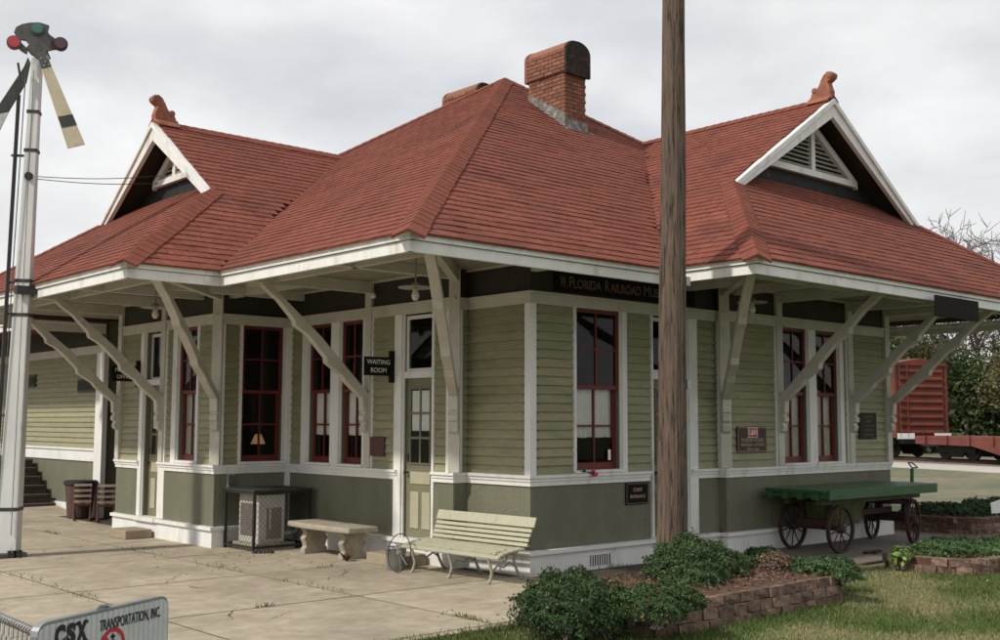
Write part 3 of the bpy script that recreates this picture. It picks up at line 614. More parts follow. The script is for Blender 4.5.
# gables
def gable(front, ridge, h, zg, k, axis, lv, lvz, name):
    """axis 'x': gable plane x=front, spreads along y.  axis 'y': plane y=front, spreads along x"""
    def Q(along, out, z): return V(out, along, z) if axis == 'x' else V(along, out, z)
    hw = (h-zg)/k
    rk = MB()
    for s in (-1, 1):
        for o0, o1, dz0, dz1 in ((front-.05, front+.02, -.30, -.045), (front-.085, front+.02, -.095, -.012)):
            e = hw+.06
            top0, top1 = h+dz0, h+dz1; b0, b1 = h-e*k+dz0, h-e*k+dz1
            if dz0 < -.2: b0 = max(b0, h-e*k-.16)
            rk.hexa([Q(ridge, o0, top0), Q(ridge+s*e, o0, b0), Q(ridge+s*e, o1, b0), Q(ridge, o1, top0), Q(ridge, o0, top1), Q(ridge+s*e, o0, b1), Q(ridge+s*e, o1, b1), Q(ridge, o1, top1)])
    rk.build('rake_board', 'white', depot)
    us = MB()
    for s in (-1, 1):
        us.add([Q(ridge, front+.02, h-.10), Q(ridge+s*(hw+.1), front+.02, h-.10-(hw+.1)*k), Q(ridge+s*(hw+.1), lv+.1, h-.10-(hw+.1)*k), Q(ridge, lv+.1, h-.10)], [(0, 1, 2, 3)])
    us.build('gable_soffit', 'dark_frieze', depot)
    # back wall of the gable with flashing and louvers
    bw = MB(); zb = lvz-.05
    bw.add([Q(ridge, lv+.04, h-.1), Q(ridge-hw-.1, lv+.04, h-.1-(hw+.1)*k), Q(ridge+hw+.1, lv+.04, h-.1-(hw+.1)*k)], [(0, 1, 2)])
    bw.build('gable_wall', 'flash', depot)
    tb = lvz+.34; ta = h-.30; thw = (ta-tb)/(k*.93)
    fr = MB(); o0, o1 = lv-.045, lv+.03
    def tri_bar(a, b, wz):
        fr.hexa([Q(a[0], o0, a[1]-wz), Q(b[0], o0, b[1]-wz), Q(b[0], o1, b[1]-wz), Q(a[0], o1, a[1]-wz), Q(a[0], o0, a[1]), Q(b[0], o0, b[1]), Q(b[0], o1, b[1]), Q(a[0], o1, a[1])])
    tri_bar((ridge, ta), (ridge-thw, tb), .13); tri_bar((ridge, ta), (ridge+thw, tb), .13)
    fr.hexa([Q(ridge-thw, o0-.004, tb-.10), Q(ridge+thw, o0-.004, tb-.10), Q(ridge+thw, o1, tb-.10), Q(ridge-thw, o1, tb-.10), Q(ridge-thw+.04, o0-.004, tb), Q(ridge+thw-.04, o0-.004, tb), Q(ridge+thw-.04, o1, tb), Q(ridge-thw+.04, o1, tb)])
    fr.hexa([Q(ridge-.05, o0+.004, tb-.02), Q(ridge+.05, o0+.004, tb-.02), Q(ridge+.05, o1, tb-.02), Q(ridge-.05, o1, tb-.02), Q(ridge-.05, o0+.004, ta-.08), Q(ridge+.05, o0+.004, ta-.08), Q(ridge+.05, o1, ta-.08), Q(ridge-.05, o1, ta-.08)])
    fv = fr.build('louver_vent', 'white', depot)
    z = tb+.02
    while z < ta-.22:
        half = (ta-.13-z-.05)/(k*.93)
        for s in (-1, 1):
            if half < .1: continue
            a0, a1 = sorted((ridge+s*.05, ridge+s*half))
            m = MB(); m.hexa([Q(a0, o0+.010, z), Q(a1, o0+.010, z), Q(a1, o0+.022, z-.006), Q(a0, o0+.022, z-.006), Q(a0, o1-.01, z+.052), Q(a1, o1-.01, z+.052), Q(a1, o1, z+.046), Q(a0, o1, z+.046)])
            m.build('slat', 'louver', fv)
        z += .072
    # finial
    fn = MB()
    prof = [(0, -.05), (-.02, .12), (.02, .24), (.05, .33), (-.01, .36), (-.075, .41), (-.085, .49), (-.03, .56), (.07, .575), (.16, .51), (.23, .40), (.285, .29), (.33, .225), (.39, .26), (.45, .23), (.455, .15), (.49, .10), (.50, -.05)]
    sc = .70
    ey = V(0, 0, 1); ex = V(1, 0, 0) if axis == 'x' else V(0, 1, 0); th = (V(0, .14, 0) if axis == 'x' else V(.14, 0, 0))
    fn.prism([(a*sc, b*sc) for a, b in prof], Q(ridge, front-.04, h+.03), ex, ey, th)
    c = Q(ridge, front-.04, h+.03)+ex*(-.01*sc)+ey*(.475*sc); fn.lathe([(.0, -.085), (.04, -.085), (.055, -.07), (.055, .07), (.04, .085), (0, .085)], tuple(c), 14, 'y' if axis == 'x' else 'x')
    c = Q(ridge, front-.04, h+.03)+ex*(.40*sc)+ey*(.20*sc); fn.lathe([(.0, -.08), (.035, -.08), (.05, -.065), (.05, .065), (.035, .08), (0, .08)], tuple(c), 14, 'y' if axis == 'x' else 'x')
    # saddle plates
    for s in (-1, 1):
        fn.hexa([Q(ridge, front-.06, h+.05), Q(ridge, front+.36, h+.05), Q(ridge+s*.17, front+.34, h+.05-.17*k), Q(ridge+s*.17, front-.06, h+.05-.17*k), Q(ridge, front-.06, h+.09), Q(ridge, front+.36, h+.09), Q(ridge+s*.15, front+.34, h+.08-.15*k), Q(ridge+s*.15, front-.06, h+.08-.15*k)])
    fn.build('finial', 'terracotta', depot, bevel=.012)
gable(GLX, YLR, HL, ZGL, KL, 'x', LVL, ZET+SKL*(LVL-XEF), 'left'); gable(GRY, XRR, HR, ZGR, KR, 'y', LVR, ZET+SKR*(LVR-YER), 'right')
# brackets and rafters
def bracket(px, py, dx, dy, reach, th=.115, zf=1.70, zt=3.72, beam=True, ztop=None, beam_len=None):
    ex = V(dx, dy, 0).normalized(); side = V(-ex.y, ex.x, 0); o = V(px, py, 0)
    zk = zf+.42
    P = [(.0, zk-.06)]
    x0, z0, x1, z1 = .03, zk, reach, zt
    L_ = math.hypot(x1-x0, z1-z0); tx, tz = (x1-x0)/L_, (z1-z0)/L_; nx, nz = -tz, tx
    def pt(t, off): return (x0+(x1-x0)*t+nx*off, z0+(z1-z0)*t+nz*off)
    lower = []
    for t, off in ((.0, -.075), (.20, -.075), (.24, -.06), (.30, -.085), (.36, -.115), (.39, -.07), (.55, -.06), (.60, -.075), (.66, -.115), (.69, -.075), (.84, -.065), (.90, -.09), (.97, -.105)): lower.append(pt(t, off))
    upper = [pt(t, .07) for t in (1.0, .5, .03)]
    foot = [(.125, zk-.02), (.12, zk-.14), (.085, zk-.17), (.12, zk-.21), (.12, zk-.27), (.075, zk-.30), (.10, zk-.35), (.085, zk-.41), (.04, zk-.44), (.0, zk-.44)]
    poly = foot[::-1]+[(.13, zk+.03)]+lower[1:]+[(reach+.03, zt-.03), (reach+.03, zt)]+upper[1:]+[(.0, zk+.18)]
    m = MB(); m.prism(poly, o+ex*.03, ex, V(0, 0, 1), side*th); b = m.build('bracket', 'cream_trim', depot, bevel=.006)
    # wall post behind the bracket
    m = MB(); m.bar(o+ex*.025+V(0,0,ZB1+.004), o+ex*.025+V(0,0,ZS), th*1.25, .06, up=tuple(ex)); m.build('bracket_post', 'cream_trim', depot)
    bl = beam_len or reach+.25
    m = MB(); m.prism([(.03, ZS-.165), (bl-.14, ZS-.165), (bl-.08, ZS-.145), (bl, ZS-.09), (bl, ZS-.005), (.03, ZS-.005)], o, ex, V(0, 0, 1), side*.10); m.build('outrigger', 'cream_trim', depot)
bracket(0, 1.85, -1, 0, 1.70, beam_len=2.2); bracket(-WL, 5.78, -1, 0, 1.72, beam_len=2.2); bracket(-WL, 7.44, -1, 0, 1.78, beam_len=2.2)
bracket(5.19, -B_-C_, 0, -1, 1.68, beam_len=2.15); bracket(7.16, -B_-C_, 0, -1, 1.68, beam_len=2.15); bracket(8.33, -B_-C_, 0, -1, 1.85, beam_len=2.15)
bracket(.0, .0, -1, -1, 2.86, beam_len=3.0); bracket(XR1, -B_-C_, -1, -1, 2.3, beam_len=3.0); bracket(-WL, YL1, -1, -1, 2.6, beam_len=3.0)
def beam(a, b, w_=.09, h_=.13): m = MB(); m.bar(a, b, w_, h_); m.build('soffit_beam', 'cream_trim', depot)
zb_ = ZS-.068
for yy in (3.6, .02): beam((-.03, yy, zb_), (-EL+.12, yy, zb_))
for xx in (.25, 3.2): beam((xx, -B_-.02, zb_), (xx, -EF+.12, zb_))
beam((-WL-.03, 4.5, zb_), (XEF+.12, 4.5, zb_)); beam((-1.0, YL1-.03, zb_), (-1.0, YES+.12, zb_)); beam((4.1, -B_-C_-.03, zb_), (4.1, YER+.12, zb_))
beam((-EL+.9, -EF+.9, zb_-.01), (-EL+.9, YES+.9, zb_-.01), .08, .11); beam((XEF+.9, YES+.9, zb_-.012), (XEF+.9, YLE-.5, zb_-.012), .08, .11); beam((XER+.9, YER+.9, zb_-.012), (XRE-.5, YER+.9, zb_-.012), .08, .11)
# white quarter-round where soffit meets the frieze
for w_ in (WM, WBS, WBF, WRF, WLF, WLS):
    m = MB(); w_.eb(m, 0, w_.L, ZS-.030, ZS-.002, .0, .045); m.build('soffit_moulding', 'cream_trim', depot)
# base vent with rusty bars
m = MB(); WBF.box(m, 1.19-A_, 1.575-A_, .045, .175, .045, .053); vent = m.build('vent', 'soot', depot)
for i in range(9):
    x = 1.205-A_+i*.044; m = MB(); WBF.box(m, x, x+.016, .045, .175, .053, .060); m.build('bar', 'white', vent)

# chimneys
bk = MB(); bk.box((-.5, -.5, -.5), (.5, .5, .5)); BRICK = bk.mesh('brick'); BRICK.materials.append(M['brick'])
def chimney(x0, x1, y0, y1, zb0, ztop, full=True):
    cx, cy = (x0+x1)/2, (y0+y1)/2; core = MB(); core.box((x0+.012, y0+.012, zb0), (x1-.012, y1-.012, ztop-.5)); ch = core.build('chimney', 'mortar', depot)
    zc = ztop-.60; course = .068; z = zb0+.02; r = 0
    faces = [((x0, y0), (0, 1), y1-y0, 'x'), ((x0, y0), (1, 0), x1-x0, 'y')]
    zmin = zb0 if full else ztop-.8
    while z < ztop-.20:
        hood = z > zc; o = .045 if hood else 0.
        if z > zmin:
            for (ox, oy), (tx, ty), ln, ax in faces:
                ln2 = ln+2*o; a = -o-(.1 if r % 2 else 0.0)
                while a < ln+o-.02:
                    b0, b1 = max(a+.006, -o), min(a+.2-.006, ln+o)
                    # hood has a barrel top along y: limit end bricks
                    if b1-b0 > .03:
                        mid = (b0+b1)/2; px_, py_ = ox+tx*mid, oy+ty*mid
                        if ax == 'x': loc = (x0-o+.045-random.uniform(0, .008), py_, z+course/2); sc = (.09, b1-b0, course-.012)
                        else: loc = (px_, y0-o+.045-random.uniform(0, .008), z+course/2); sc = (b1-b0, .09, course-.012)
                        if ax == 'x' and z > ztop-.12 : pass
                        if not (ax == 'y' and hood): inst('brick', BRICK, loc, ch, sc)
                    a += .2
        z += course; r += 1
    hood = MB(); n = 14; o = .045; rr = (x1-x0)/2+o; ri = rr-.02
    prof = [(-rr, 0)]+[(-rr*math.cos(PI*i/n) if True else 0, .40+.20*math.sin(PI*i/n)) for i in range(n+1)]+[(rr, 0)]
    hood.prism([(a*ri/rr, b) for a, b in prof], (cx, cy, zc+.005), (1, 0, 0), (0, 0, 1), (0, y1-y0+2*o-.06, 0)); hood.build('hood', 'brick', ch)
    pl = MB(); pl.prism(prof, (cx, y0-o+.0, zc-.02), (1, 0, 0), (0, 0, 1), (0, .06, 0)); pl.build('sooty_arch', 'soot', ch)
    pl = MB(); pl.prism([(a*1.01, b*1.01) for a, b in prof], (cx, y1+o-.01, zc), (1, 0, 0), (0, 0, 1), (0, .06, 0)); pl.build('arch_end', 'brick', ch)
    # stepped lead flashing on the roof slope
    fz = lambda y: ZET+SFp*(y+EF) if full else zb0
    if full:
        f = MB(); f.hexa([V(x0-.02, y0-.02, fz(y0)-.2), V(x0-.02, y1, fz(y1)-.2), V(x0+.03, y1, fz(y1)-.2), V(x0+.03, y0-.02, fz(y0)-.2), V(x0-.02, y0-.02, fz(y0)+.24), V(x0-.02, y1, fz(y1)+.12), V(x0+.03, y1, fz(y1)+.12), V(x0+.03, y0-.02, fz(y0)+.24)])
        f.box((x0-.025, y0-.024, fz(y0)-.2), (x1+.02, y0+.03, fz(y0)+.15)); f.box((x0-.07, y0-.13, fz(y0)-.22), (x1+.07, y0+.03, fz(y0-.1)+.03)); f.build('flashing', 'leadflash', ch)
chimney(4.11, 4.62, 2.09, 2.98, 6.6, 8.36); chimney(4.6, 4.98, 4.98, 5.9, 6.3, 8.38, False)

# ------------------------------------------------------------------ freight house beyond the passage
fh = empty('freight_house', (-.39, 10.05, 0), 'long green clapboard freight house with raised white band beyond the depot', 'freight house')
FX, FY0, FY1 = -.39, 10.05, 26.
WF = Wall((FX, FY1), (0, -1), (-1, 0), FY1-FY0, 0, 1)
m = MB(); m.box((FX+.02, FY0+.02, -.04), (9, FY1, 3.75)); fwall = m.build('wall', 'lower', fh)
def fpart(nm, a0, a1, z0, z1, d0, d1, mm): m = MB(); WF.eb(m, a0, a1, z0, z1, d0, d1); return m.build(nm, mm, fwall)
Lf = WF.L
fpart('lower_panel', 0, Lf, .2, 1.05, -.02, .008, 'lower'); fpart('white_band', 0, Lf, 1.05, 1.26, -.02, .04, 'white'); fpart('band_cap', 0, Lf, 1.26, 1.30, -.02, .07, 'white'); fpart('base_board', 0, Lf, -.04, .2, -.02, .04, 'white')
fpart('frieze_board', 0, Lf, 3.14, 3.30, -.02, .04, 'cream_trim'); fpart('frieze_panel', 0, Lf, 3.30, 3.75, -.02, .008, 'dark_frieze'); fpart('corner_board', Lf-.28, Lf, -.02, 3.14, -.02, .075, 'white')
n = 18; e = (3.14-1.30)/n
for i in range(n):
    m = MB(); b = 1.30+i*e
    m.hexa([WF.p(0, b, -.022), WF.p(Lf-.28, b, -.022), WF.p(Lf-.28, b, .02), WF.p(0, b, .02), WF.p(0, b+e+.01, -.022), WF.p(Lf-.28, b+e+.01, -.022), WF.p(Lf-.28, b+e+.01, -.008), WF.p(0, b+e+.01, -.008)]); m.build('clapboard', 'siding', fwall, fix=False)
for y0, y1, z0, z1 in ((10.42, 11.35, 2.40, 2.66), (13.75, 14.5, 2.56, 2.82)):
    m = MB(); WF.box(m, FY1-y1, FY1-y0, z0, z1, -.02, .045); o = m.build('window', 'iron', fh)
    m = MB(); WF.box(m, FY1-y1+.04, FY1-y0-.04, z0+.04, z1-.04, .045, .05); m.build('pane', 'plaque_bronze', o)
m = MB(); m.prism([(-1.9, 3.78), (4.3, 5.6), (10.5, 3.78), (10.5, 3.70), (-1.9, 3.70)], (0, (FY0+FY1)/2+.2, 0), (1, 0, 0), (0, 0, 1), (0, FY1-FY0, 0)); fr_ = m.build('roof', 'shingle', fh)
m = MB(); m.box((-1.96, FY0+.2, 3.52), (-1.90, FY1, 3.72)); m.build('fascia', 'white', fh)

# wooden stair to the freight platform
stt = empty('wooden_stair', (-1.4, 12.3, 0), 'dark wooden stair rising beside the freight house wall', 'stair')
for i in range(6):
    y = 12.1+i*.28; z = .17*(i+1)
    m = MB(); m.box((-2.6, y-.03, z-.045), (-.50, y+.30, z)); m.build('tread', 'darkwood', stt)
    m = MB(); m.box((-2.6, y, z-.17), (-.50, y+.03, z-.046)); m.build('riser', 'darkwood', stt)
m = MB(); m.box((-2.6, 13.78, 0), (-.50, 16, 1.02)); m.build('landing', 'darkwood', stt)
m = MB(); m.hexa([V(-2.6, 11.0, -.01), V(-.48, 10.9, -.01), V(-.48, 12.05, -.01), V(-2.6, 12.05, -.01), V(-2.6, 11.25, .015), V(-.48, 11.0, .015), V(-.48, 12.05, .12), V(-2.6, 12.05, .12)]); tag(m.build('concrete_ramp', 'concrete'), 'low concrete ramp in front of the dark wooden stair', 'ramp')

# ------------------------------------------------------------------ signs on the depot
def signboard(name, label, w_, a0, a1, z0, z1, mm, edge=None, d=.03, th=.025):
    root = empty(name, tuple(w_.p((a0+a1)/2, (z0+z1)/2, d)), label, 'sign')
    m = MB(); w_.box(m, a0, a1, z0, z1, d, d+th); m.build('board', mm, root, bevel=.004)
    if edge:
        m = MB(); e = .010
        for q in ((a0+e, a1-e, z0+e, z0+e+.008), (a0+e, a1-e, z1-e-.008, z1-e), (a0+e, a0+e+.008, z0+e, z1-e), (a1-e-.008, a1-e, z0+e, z1-e)): w_.box(m, *q, d+th, d+th+.002)
        m.build('border', edge, root)
    return root
def letters(root, w_, txt, a, z, size, mm, d, bold=0., sx=1., nm='lettering', align='CENTER'):
    m = MB(); text_into(m, txt, w_.p(a, z, d), w_.t, (0, 0, 1), size, .003, align, bold, sx); return m.build(nm, mm, root, fix=False)
sg = signboard('museum_sign', 'long black museum name board on the frieze above the tall red window', WBF, .60-A_, 3.35-A_, 3.455, 3.70, 'signblack', None, .012, .03)
def fit_word(root, w_, txt, a0, a1, z, size, mm, d, bold=.002):
    t = MB(); text_into(t, txt, (0, 0, 0), (1, 0, 0), (0, 1, 0), size, .003, 'LEFT', bold); xs_ = [v[0] for v in t.v]; k = (a1-a0)/(max(xs_)-min(xs_))
    m = MB(); text_into(m, txt, w_.p(a0-min(xs_)*k, z, d), w_.t, (0, 0, 1), size, .003, 'LEFT', bold, k); m.build('lettering', mm, root, fix=False)
for t_, x0_, x1_, sz in (('W.', .68, .80, .2), ('F', .845, .905, .2), ('LORIDA', .915, 1.43, .165), ('R', 1.50, 1.585, .2), ('AILROAD', 1.60, 2.20, .165), ('M', 2.26, 2.37, .2), ('USEUM', 2.39, 2.86, .165)):
    fit_word(sg, WBF, t_, x0_-A_, x1_-A_, 3.572 if sz == .2 else 3.562, sz, 'letter_dim', .046)
sg = signboard('staff_sign', 'small black staff entrance sign on the olive lower wall panel', WBF, 1.89-A_, 2.335-A_, .765, 1.045, 'signblack', 'letter_dim', .014, .02)
letters(sg, WBF, 'STAFF', 2.112-A_, .950, .066, 'letter_gold', .036, .0005); letters(sg, WBF, 'ENTRANCE', 2.112-A_, .865, .060, 'letter_gold', .036, .0005, .95)
sg = signboard('hours_sign', 'brown museum hours sign with a red and white logo on the clapboards', WRF, 4.12-XR1, 4.83-XR1, 1.405, 1.775, 'signbrown', 'letter_gold', .018, .02)
m = MB(); WRF.box(m, 4.365-XR1, 4.605-XR1, 1.615, 1.762, .039, .042); m.build('logo_panel', 'letter', sg); m = MB(); WRF.box(m, 4.378-XR1, 4.592-XR1, 1.625, 1.752, .042, .0445); m.build('logo_field', 'logo_red', sg)
letters(sg, WRF, 'L&N', 4.485-XR1, 1.69, .105, 'letter', .046, .003, .95)
letters(sg, WRF, 'MUSEUM HOURS', 4.475-XR1, 1.577, .078, 'letter_gold', .040, .001, .92); letters(sg, WRF, 'WEDNESDAY - SATURDAY', 4.475-XR1, 1.512, .052, 'letter_gold', .040, .001, .92); letters(sg, WRF, '10am to 3pm', 4.475-XR1, 1.452, .055, 'letter_gold', .040, .001)
sg = signboard('bronze_plaque', 'dark bronze plaque with raised lines of text on the corner clapboards', WRF, 7.40-XR1, 7.92-XR1, 1.575, 2.0, 'plaque_bronze', None, .018, .025)
for i, (t_, sz) in enumerate((('PASSENGER', .055), ('DEPOT', .055), ('ON THE NATIONAL', .04), ('REGISTER OF', .04), ('HISTORIC PLACES', .04))): letters(sg, WRF, t_, 7.66-XR1, 1.93-i*.072, sz, 'letter_bronze', .045, .001)
signboard('wall_plaque', 'small square reddish brown plaque beside the waiting room door', WM, YL1-1.80, YL1-1.46, 1.36, 1.62, 'plaque_red', None, .018, .02)
def hang_sign(name, label, x, y, z, lines, wd=.47, ht=.25, sz=.088):
    root = empty(name, (x, y, z), label, 'sign')
    m = MB(); m.box((x-wd, y-.012, z-ht/2), (x-.01, y+.012, z+ht/2)); m.build('board', 'signblack', root, bevel=.003)
    m = MB(); m.box((x-.05, y-.03, z-ht/2-.09), (x+.04, y+.03, z+ht/2+.09)); m.build('wall_bracket', 'signblack', root, bevel=.004)
    m = MB()
    for i, t_ in enumerate(lines): text_into(m, t_, (x-wd/2-.01, y-.016, z+.055-i*.11), (1, 0, 0), (0, 0, 1), sz, .002, 'CENTER', .001)
    m.build('lettering', 'letter', root, fix=False)
hang_sign('waiting_room_sign', 'black hanging sign lettered waiting room beside the half glazed door', -.04, 1.27, 2.57, ('WAITING', 'ROOM'))
hang_sign('freight_office_sign', 'black hanging sign lettered freight office at the end door', -WL-.04, 6.66, 2.60, ('FREIGHT', 'OFFICE'))
m = MB(); m.box((5.36, -3.735, 3.275), (6.62, -3.705, 3.565)); bp_ = empty('blank_sign_panel', (6, -3.72, 3.4), 'blank black board fixed across the white eave fascia', 'sign'); m.build('board', 'signblack', bp_, bevel=.006)
m = MB()
for x in (5.6, 6.4): m.box((x, -3.705, 3.40), (x+.04, -3.60, 3.52))
m.build('fixing', 'iron', bp_)
# pendant lamps
def pendant(x, y, z, label):
    root = empty('pendant_lamp', (x, y, z), label, 'lamp', None)
    m = MB(); m.tube([(x, y, ZS), (x, y, z+.05)], .012, 8); m.build('stem', 'enamel', root)
    m = MB(); m.lathe([(.02, .065), (.045, .055), (.05, .03), (.20, .012), (.205, .0), (.19, .0), (.045, .012)], (x, y, z), 24); m.build('shade', 'enamel', root, smooth=True)
    m = MB(); m.lathe([(.02, .01), (.03, -.03), (.045, -.07), (.047, -.10), (.035, -.135), (.01, -.15)], (x, y, z), 14); m.build('bulb', 'bulb', root, smooth=True)
def lampz(u, v, x=None, y=None):
    p = hit(u, v, 0, x) if x is not None else hit(u, v, 1, y); return p
p = lampz(415.5, 288, y=-.75); pendant(p.x, p.y, p.z, 'pendant lamp with flat shade under the eave between waiting room sign and corner bracket')
p = lampz(155.5, 308, x=-2.3); pendant(p.x, p.y, p.z, 'pendant lamp with flat shade under the eave near the freight office sign')
p = lampz(752, 303, y=-2.1); pendant(p.x, p.y, p.z, 'pendant lamp with flat shade under the eave over the museum hours sign')
fl_ = empty('spot_lamp', (-.12, 1.72, 3.60), 'tiny white spot lamp bulb high on the wall post above the bracket', 'lamp')
m = MB(); m.tube([(-.03, 1.62, 3.62), (-.12, 1.62, 3.60)], .012, 8); m.build('arm', 'iron', fl_); m = MB(); m.lathe([(.015, .02), (.035, -.01), (.04, -.04), (.02, -.06)], (-.13, 1.62, 3.59), 12); m.build('bulb', 'tag', fl_, smooth=True)
# lamp inside the side window
p = hit(258, 440, 1, YL1+.45); tl = empty('table_lamp', (p.x, p.y, .9), 'small table lamp with warm shade standing inside the side window', 'lamp')
m = MB(); m.lathe([(.06, 0), (.07, .02), (.02, .05), (.03, .15), (.04, .22), (.012, .3), (.012, .36)], (p.x, p.y, p.z-.42), 14); m.build('base', 'plaque_bronze', tl, smooth=True)
m = MB(); m.lathe([(.115, -.06), (.05, .09), (.046, .09), (.110, -.06)], (p.x, p.y, p.z), 20); sh = m.build('shade', 'shade', tl, smooth=True)
bs = M['shade'].node_tree.nodes['Principled BSDF']; bs.inputs['Emission Color'].default_value = (1, .55, .22, 1); bs.inputs['Emission Strength'].default_value = .16
m = MB(); m.box((p.x-.5, p.y-.2, p.z-.47), (p.x+.3, p.y+.35, p.z-.43))
for dx, dy in ((-.45, -.15), (.25, -.15), (-.45, .3), (.25, .3)): m.box((p.x+dx-.02, p.y+dy-.02, .27), (p.x+dx+.02, p.y+dy+.02, p.z-.47))
tag(m.build('side_table', 'redwood'), 'dark wooden table under the lamp behind the side window', 'table')
# pink flower and tag at the window
fw = empty('pink_flower', (1.35, -B_-.06, 1.18), 'pink artificial flower lying on the white window sill', 'flower')
m = MB(); fc = Vector((1.22, -B_-.085, 1.185))
for i in range(14):
    a = random.uniform(0, 2*PI); b = random.uniform(-.5, 1.2); r_ = .045; c = fc+V(math.cos(a)*math.cos(b)*r_*.8, -.01+math.sin(a)*math.cos(b)*r_*.6, math.sin(b)*r_*.8); d1 = V(random.uniform(-1, 1), random.uniform(-1, 1), random.uniform(-1, 1)).normalized(); d2 = d1.orthogonal().normalized()
    m.add([c-d1*.035, c+d2*.028, c+d1*.035, c-d2*.028], [(0, 1, 2, 3)])
m.build('petals', 'pink', fw); m = MB(); m.tube([fc, fc+V(-.10, .01, .03), fc+V(-.2, .03, .04)], .006, 6)
m.add([fc+V(-.12, .0, .03), fc+V(-.17, -.02, .06), fc+V(-.2, .0, .05), fc+V(-.16, .01, .02)], [(0, 1, 2, 3)]); m.build('stem', 'green', fw)
m = MB(); m.box((1.655, -B_+.062, 1.345), (1.705, -B_+.066, 1.48)); tag(m.build('price_tag', 'tag'), 'small white paper card stuck on the lower window pane', 'card')
m = MB(); m.box((-1.02, YL1-.075, .86), (-.88, YL1-.012, 1.06)); eb = empty('meter_box', (-.95, YL1-.04, .95), 'small grey electrical box on the wall above the caged unit', 'electrical box'); m.build('case', 'galv', eb, bevel=.008)
m = MB(); m.box((-1.005, YL1-.083, .88), (-.895, YL1-.076, 1.04)); m.build('cover', 'iron_mid', eb)

# ------------------------------------------------------------------ caged air conditioner
cg = empty('air_conditioner_cage', (-.6, 3.5, 0), 'dark wire security cage with flat lid against the olive wall', 'cage')
cx0, cx1, cy0, cy1, cz = -1.05, -.13, 3.13, 3.95, .85
m = MB()
for x in (cx0, cx1):
    for y in (cy0, cy1): m.box((x-.018, y-.018, 0), (x+.018, y+.018, cz-.01))
for z in (.06, cz-.03):
    for y in (cy0, cy1): m.bar((cx0, y, z), (cx1, y, z), .03, .03)
    for x in (cx0, cx1): m.bar((x, cy0, z), (x, cy1, z), .03, .03)
m.build('frame', 'cagewire', cg); m = MB(); m.box((cx0-.03, cy0-.03, cz-.01), (cx1+.03, cy1+.03, cz+.012)); m.build('lid', 'iron', cg)
def wire_panel(a, b, z0, z1, st=.08, r=.0012):
    a, b = Vector(a), Vector(b); ln = (b-a).length; d = (b-a)/ln; h = z1-z0; mb = MB(); k = int((ln+h)/st)
    for i in range(1, k):
        s_ = i*st
        for sgn in (1, -1):
            # diagonal wires clipped to the panel
            x0_, zz0 = (s_, 0) if s_ < ln else (ln, s_-ln); x1_, zz1 = (0, s_) if s_ < h else (s_-h, h)
            if sgn < 0: x0_, x1_ = ln-x0_, ln-x1_
            mb.bar(a+d*x0_+V(0, 0, z0+zz0), a+d*x1_+V(0, 0, z0+zz1), r*2, r*2)
    return mb.build('mesh_panel', 'cagewire', cg, fix=False)
wire_panel((cx0, cy0, 0), (cx1, cy0, 0), .06, cz-.03); wire_panel((cx0, cy0, 0), (cx0, cy1, 0), .06, cz-.03); wire_panel((cx1, cy0, 0), (cx1, cy1, 0), .06, cz-.03)
ac = empty('air_conditioner', (-.68, 3.5, 0), 'grey air conditioning condenser standing inside the wire cage', 'air conditioner')
m = MB(); m.box((-.98, 3.18, .0), (-.35, 3.85, .10)); m.build('plinth', 'stone', ac)
m = MB(); m.box((-.93, 3.22, .101), (-.50, 3.78, .79)); bd = m.build('case', 'acgrey', ac, bevel=.012)
m = MB(); m.box((-.937, 3.28, .20), (-.931, 3.72, .66)); gr = m.build('grille', 'acgrill', ac)
for i in range(15):
    m = MB(); z = .215+i*.030; m.box((-.944, 3.29, z), (-.937, 3.71, z+.008)); m.build('slat', 'iron_mid', gr)
m = MB(); m.box((-.80, 3.212, .16), (-.56, 3.219, .60)); m.build('side_panel', 'acgrill', ac); m = MB(); m.box((-.76, 3.206, .30), (-.735, 3.214, .62)); m.box((-.70, 3.206, .63), (-.56, 3.214, .68)); m.build('pipe_cover', 'acgrey', ac)
m = MB(); m.tube([(-.5, 3.3, .22), (-.36, 3.32, .22), (-.28, 3.4, .2), (-.16, 3.5, .2), (-.06, 3.55, .3)], .03, 8); m.build('pipe', 'acgrey', ac, smooth=True)
# rubble at its foot
m = MB()
for i in range(5): m.lathe([(.0, -.01), (.05, .0), (.045, .03), (.0, .045)], (-1.1+.05*i+random.uniform(-.02, .02), 3.0-.03*i, .0), 6)
tag(m.build('padlock_chain', 'iron'), 'dark chain and rubble lying at the cage corner', 'chain')

# ------------------------------------------------------------------ cast stone bench
cb = empty('stone_bench', (-.42, 2.1, 0), 'pale cast stone bench with scrolled legs below the paired windows', 'bench')
m = MB(); x0, x1, y0, y1 = -.70, -.22, 1.30, 2.82
pts = []
for i in range(9): t_ = i/8; pts.append((x0-.05*math.sin(PI*t_), y0+(y1-y0)*t_))
pts += [(x1, y1), (x1, y0)]
m.prism(pts, (0, 0, .405), (1, 0, 0), (0, 1, 0), (0, 0, .075)); m.build('seat', 'stone', cb, bevel=.02)
prof = [(-.19, 0), (-.19, .07), (-.155, .10), (-.175, .16), (-.20, .21), (-.165, .25), (-.15, .29), (-.185, .33), (-.19, .367), (.19, .367), (.185, .33), (.15, .29), (.165, .25), (.20, .21), (.175, .16), (.155, .10), (.19, .07), (.19, 0)]
for y in (1.62, 2.56): m = MB(); m.prism(prof, (-.42, y, 0), (1, 0, 0), (0, 0, 1), (0, .11, 0)); m.build('leg', 'stone', cb, bevel=.012)

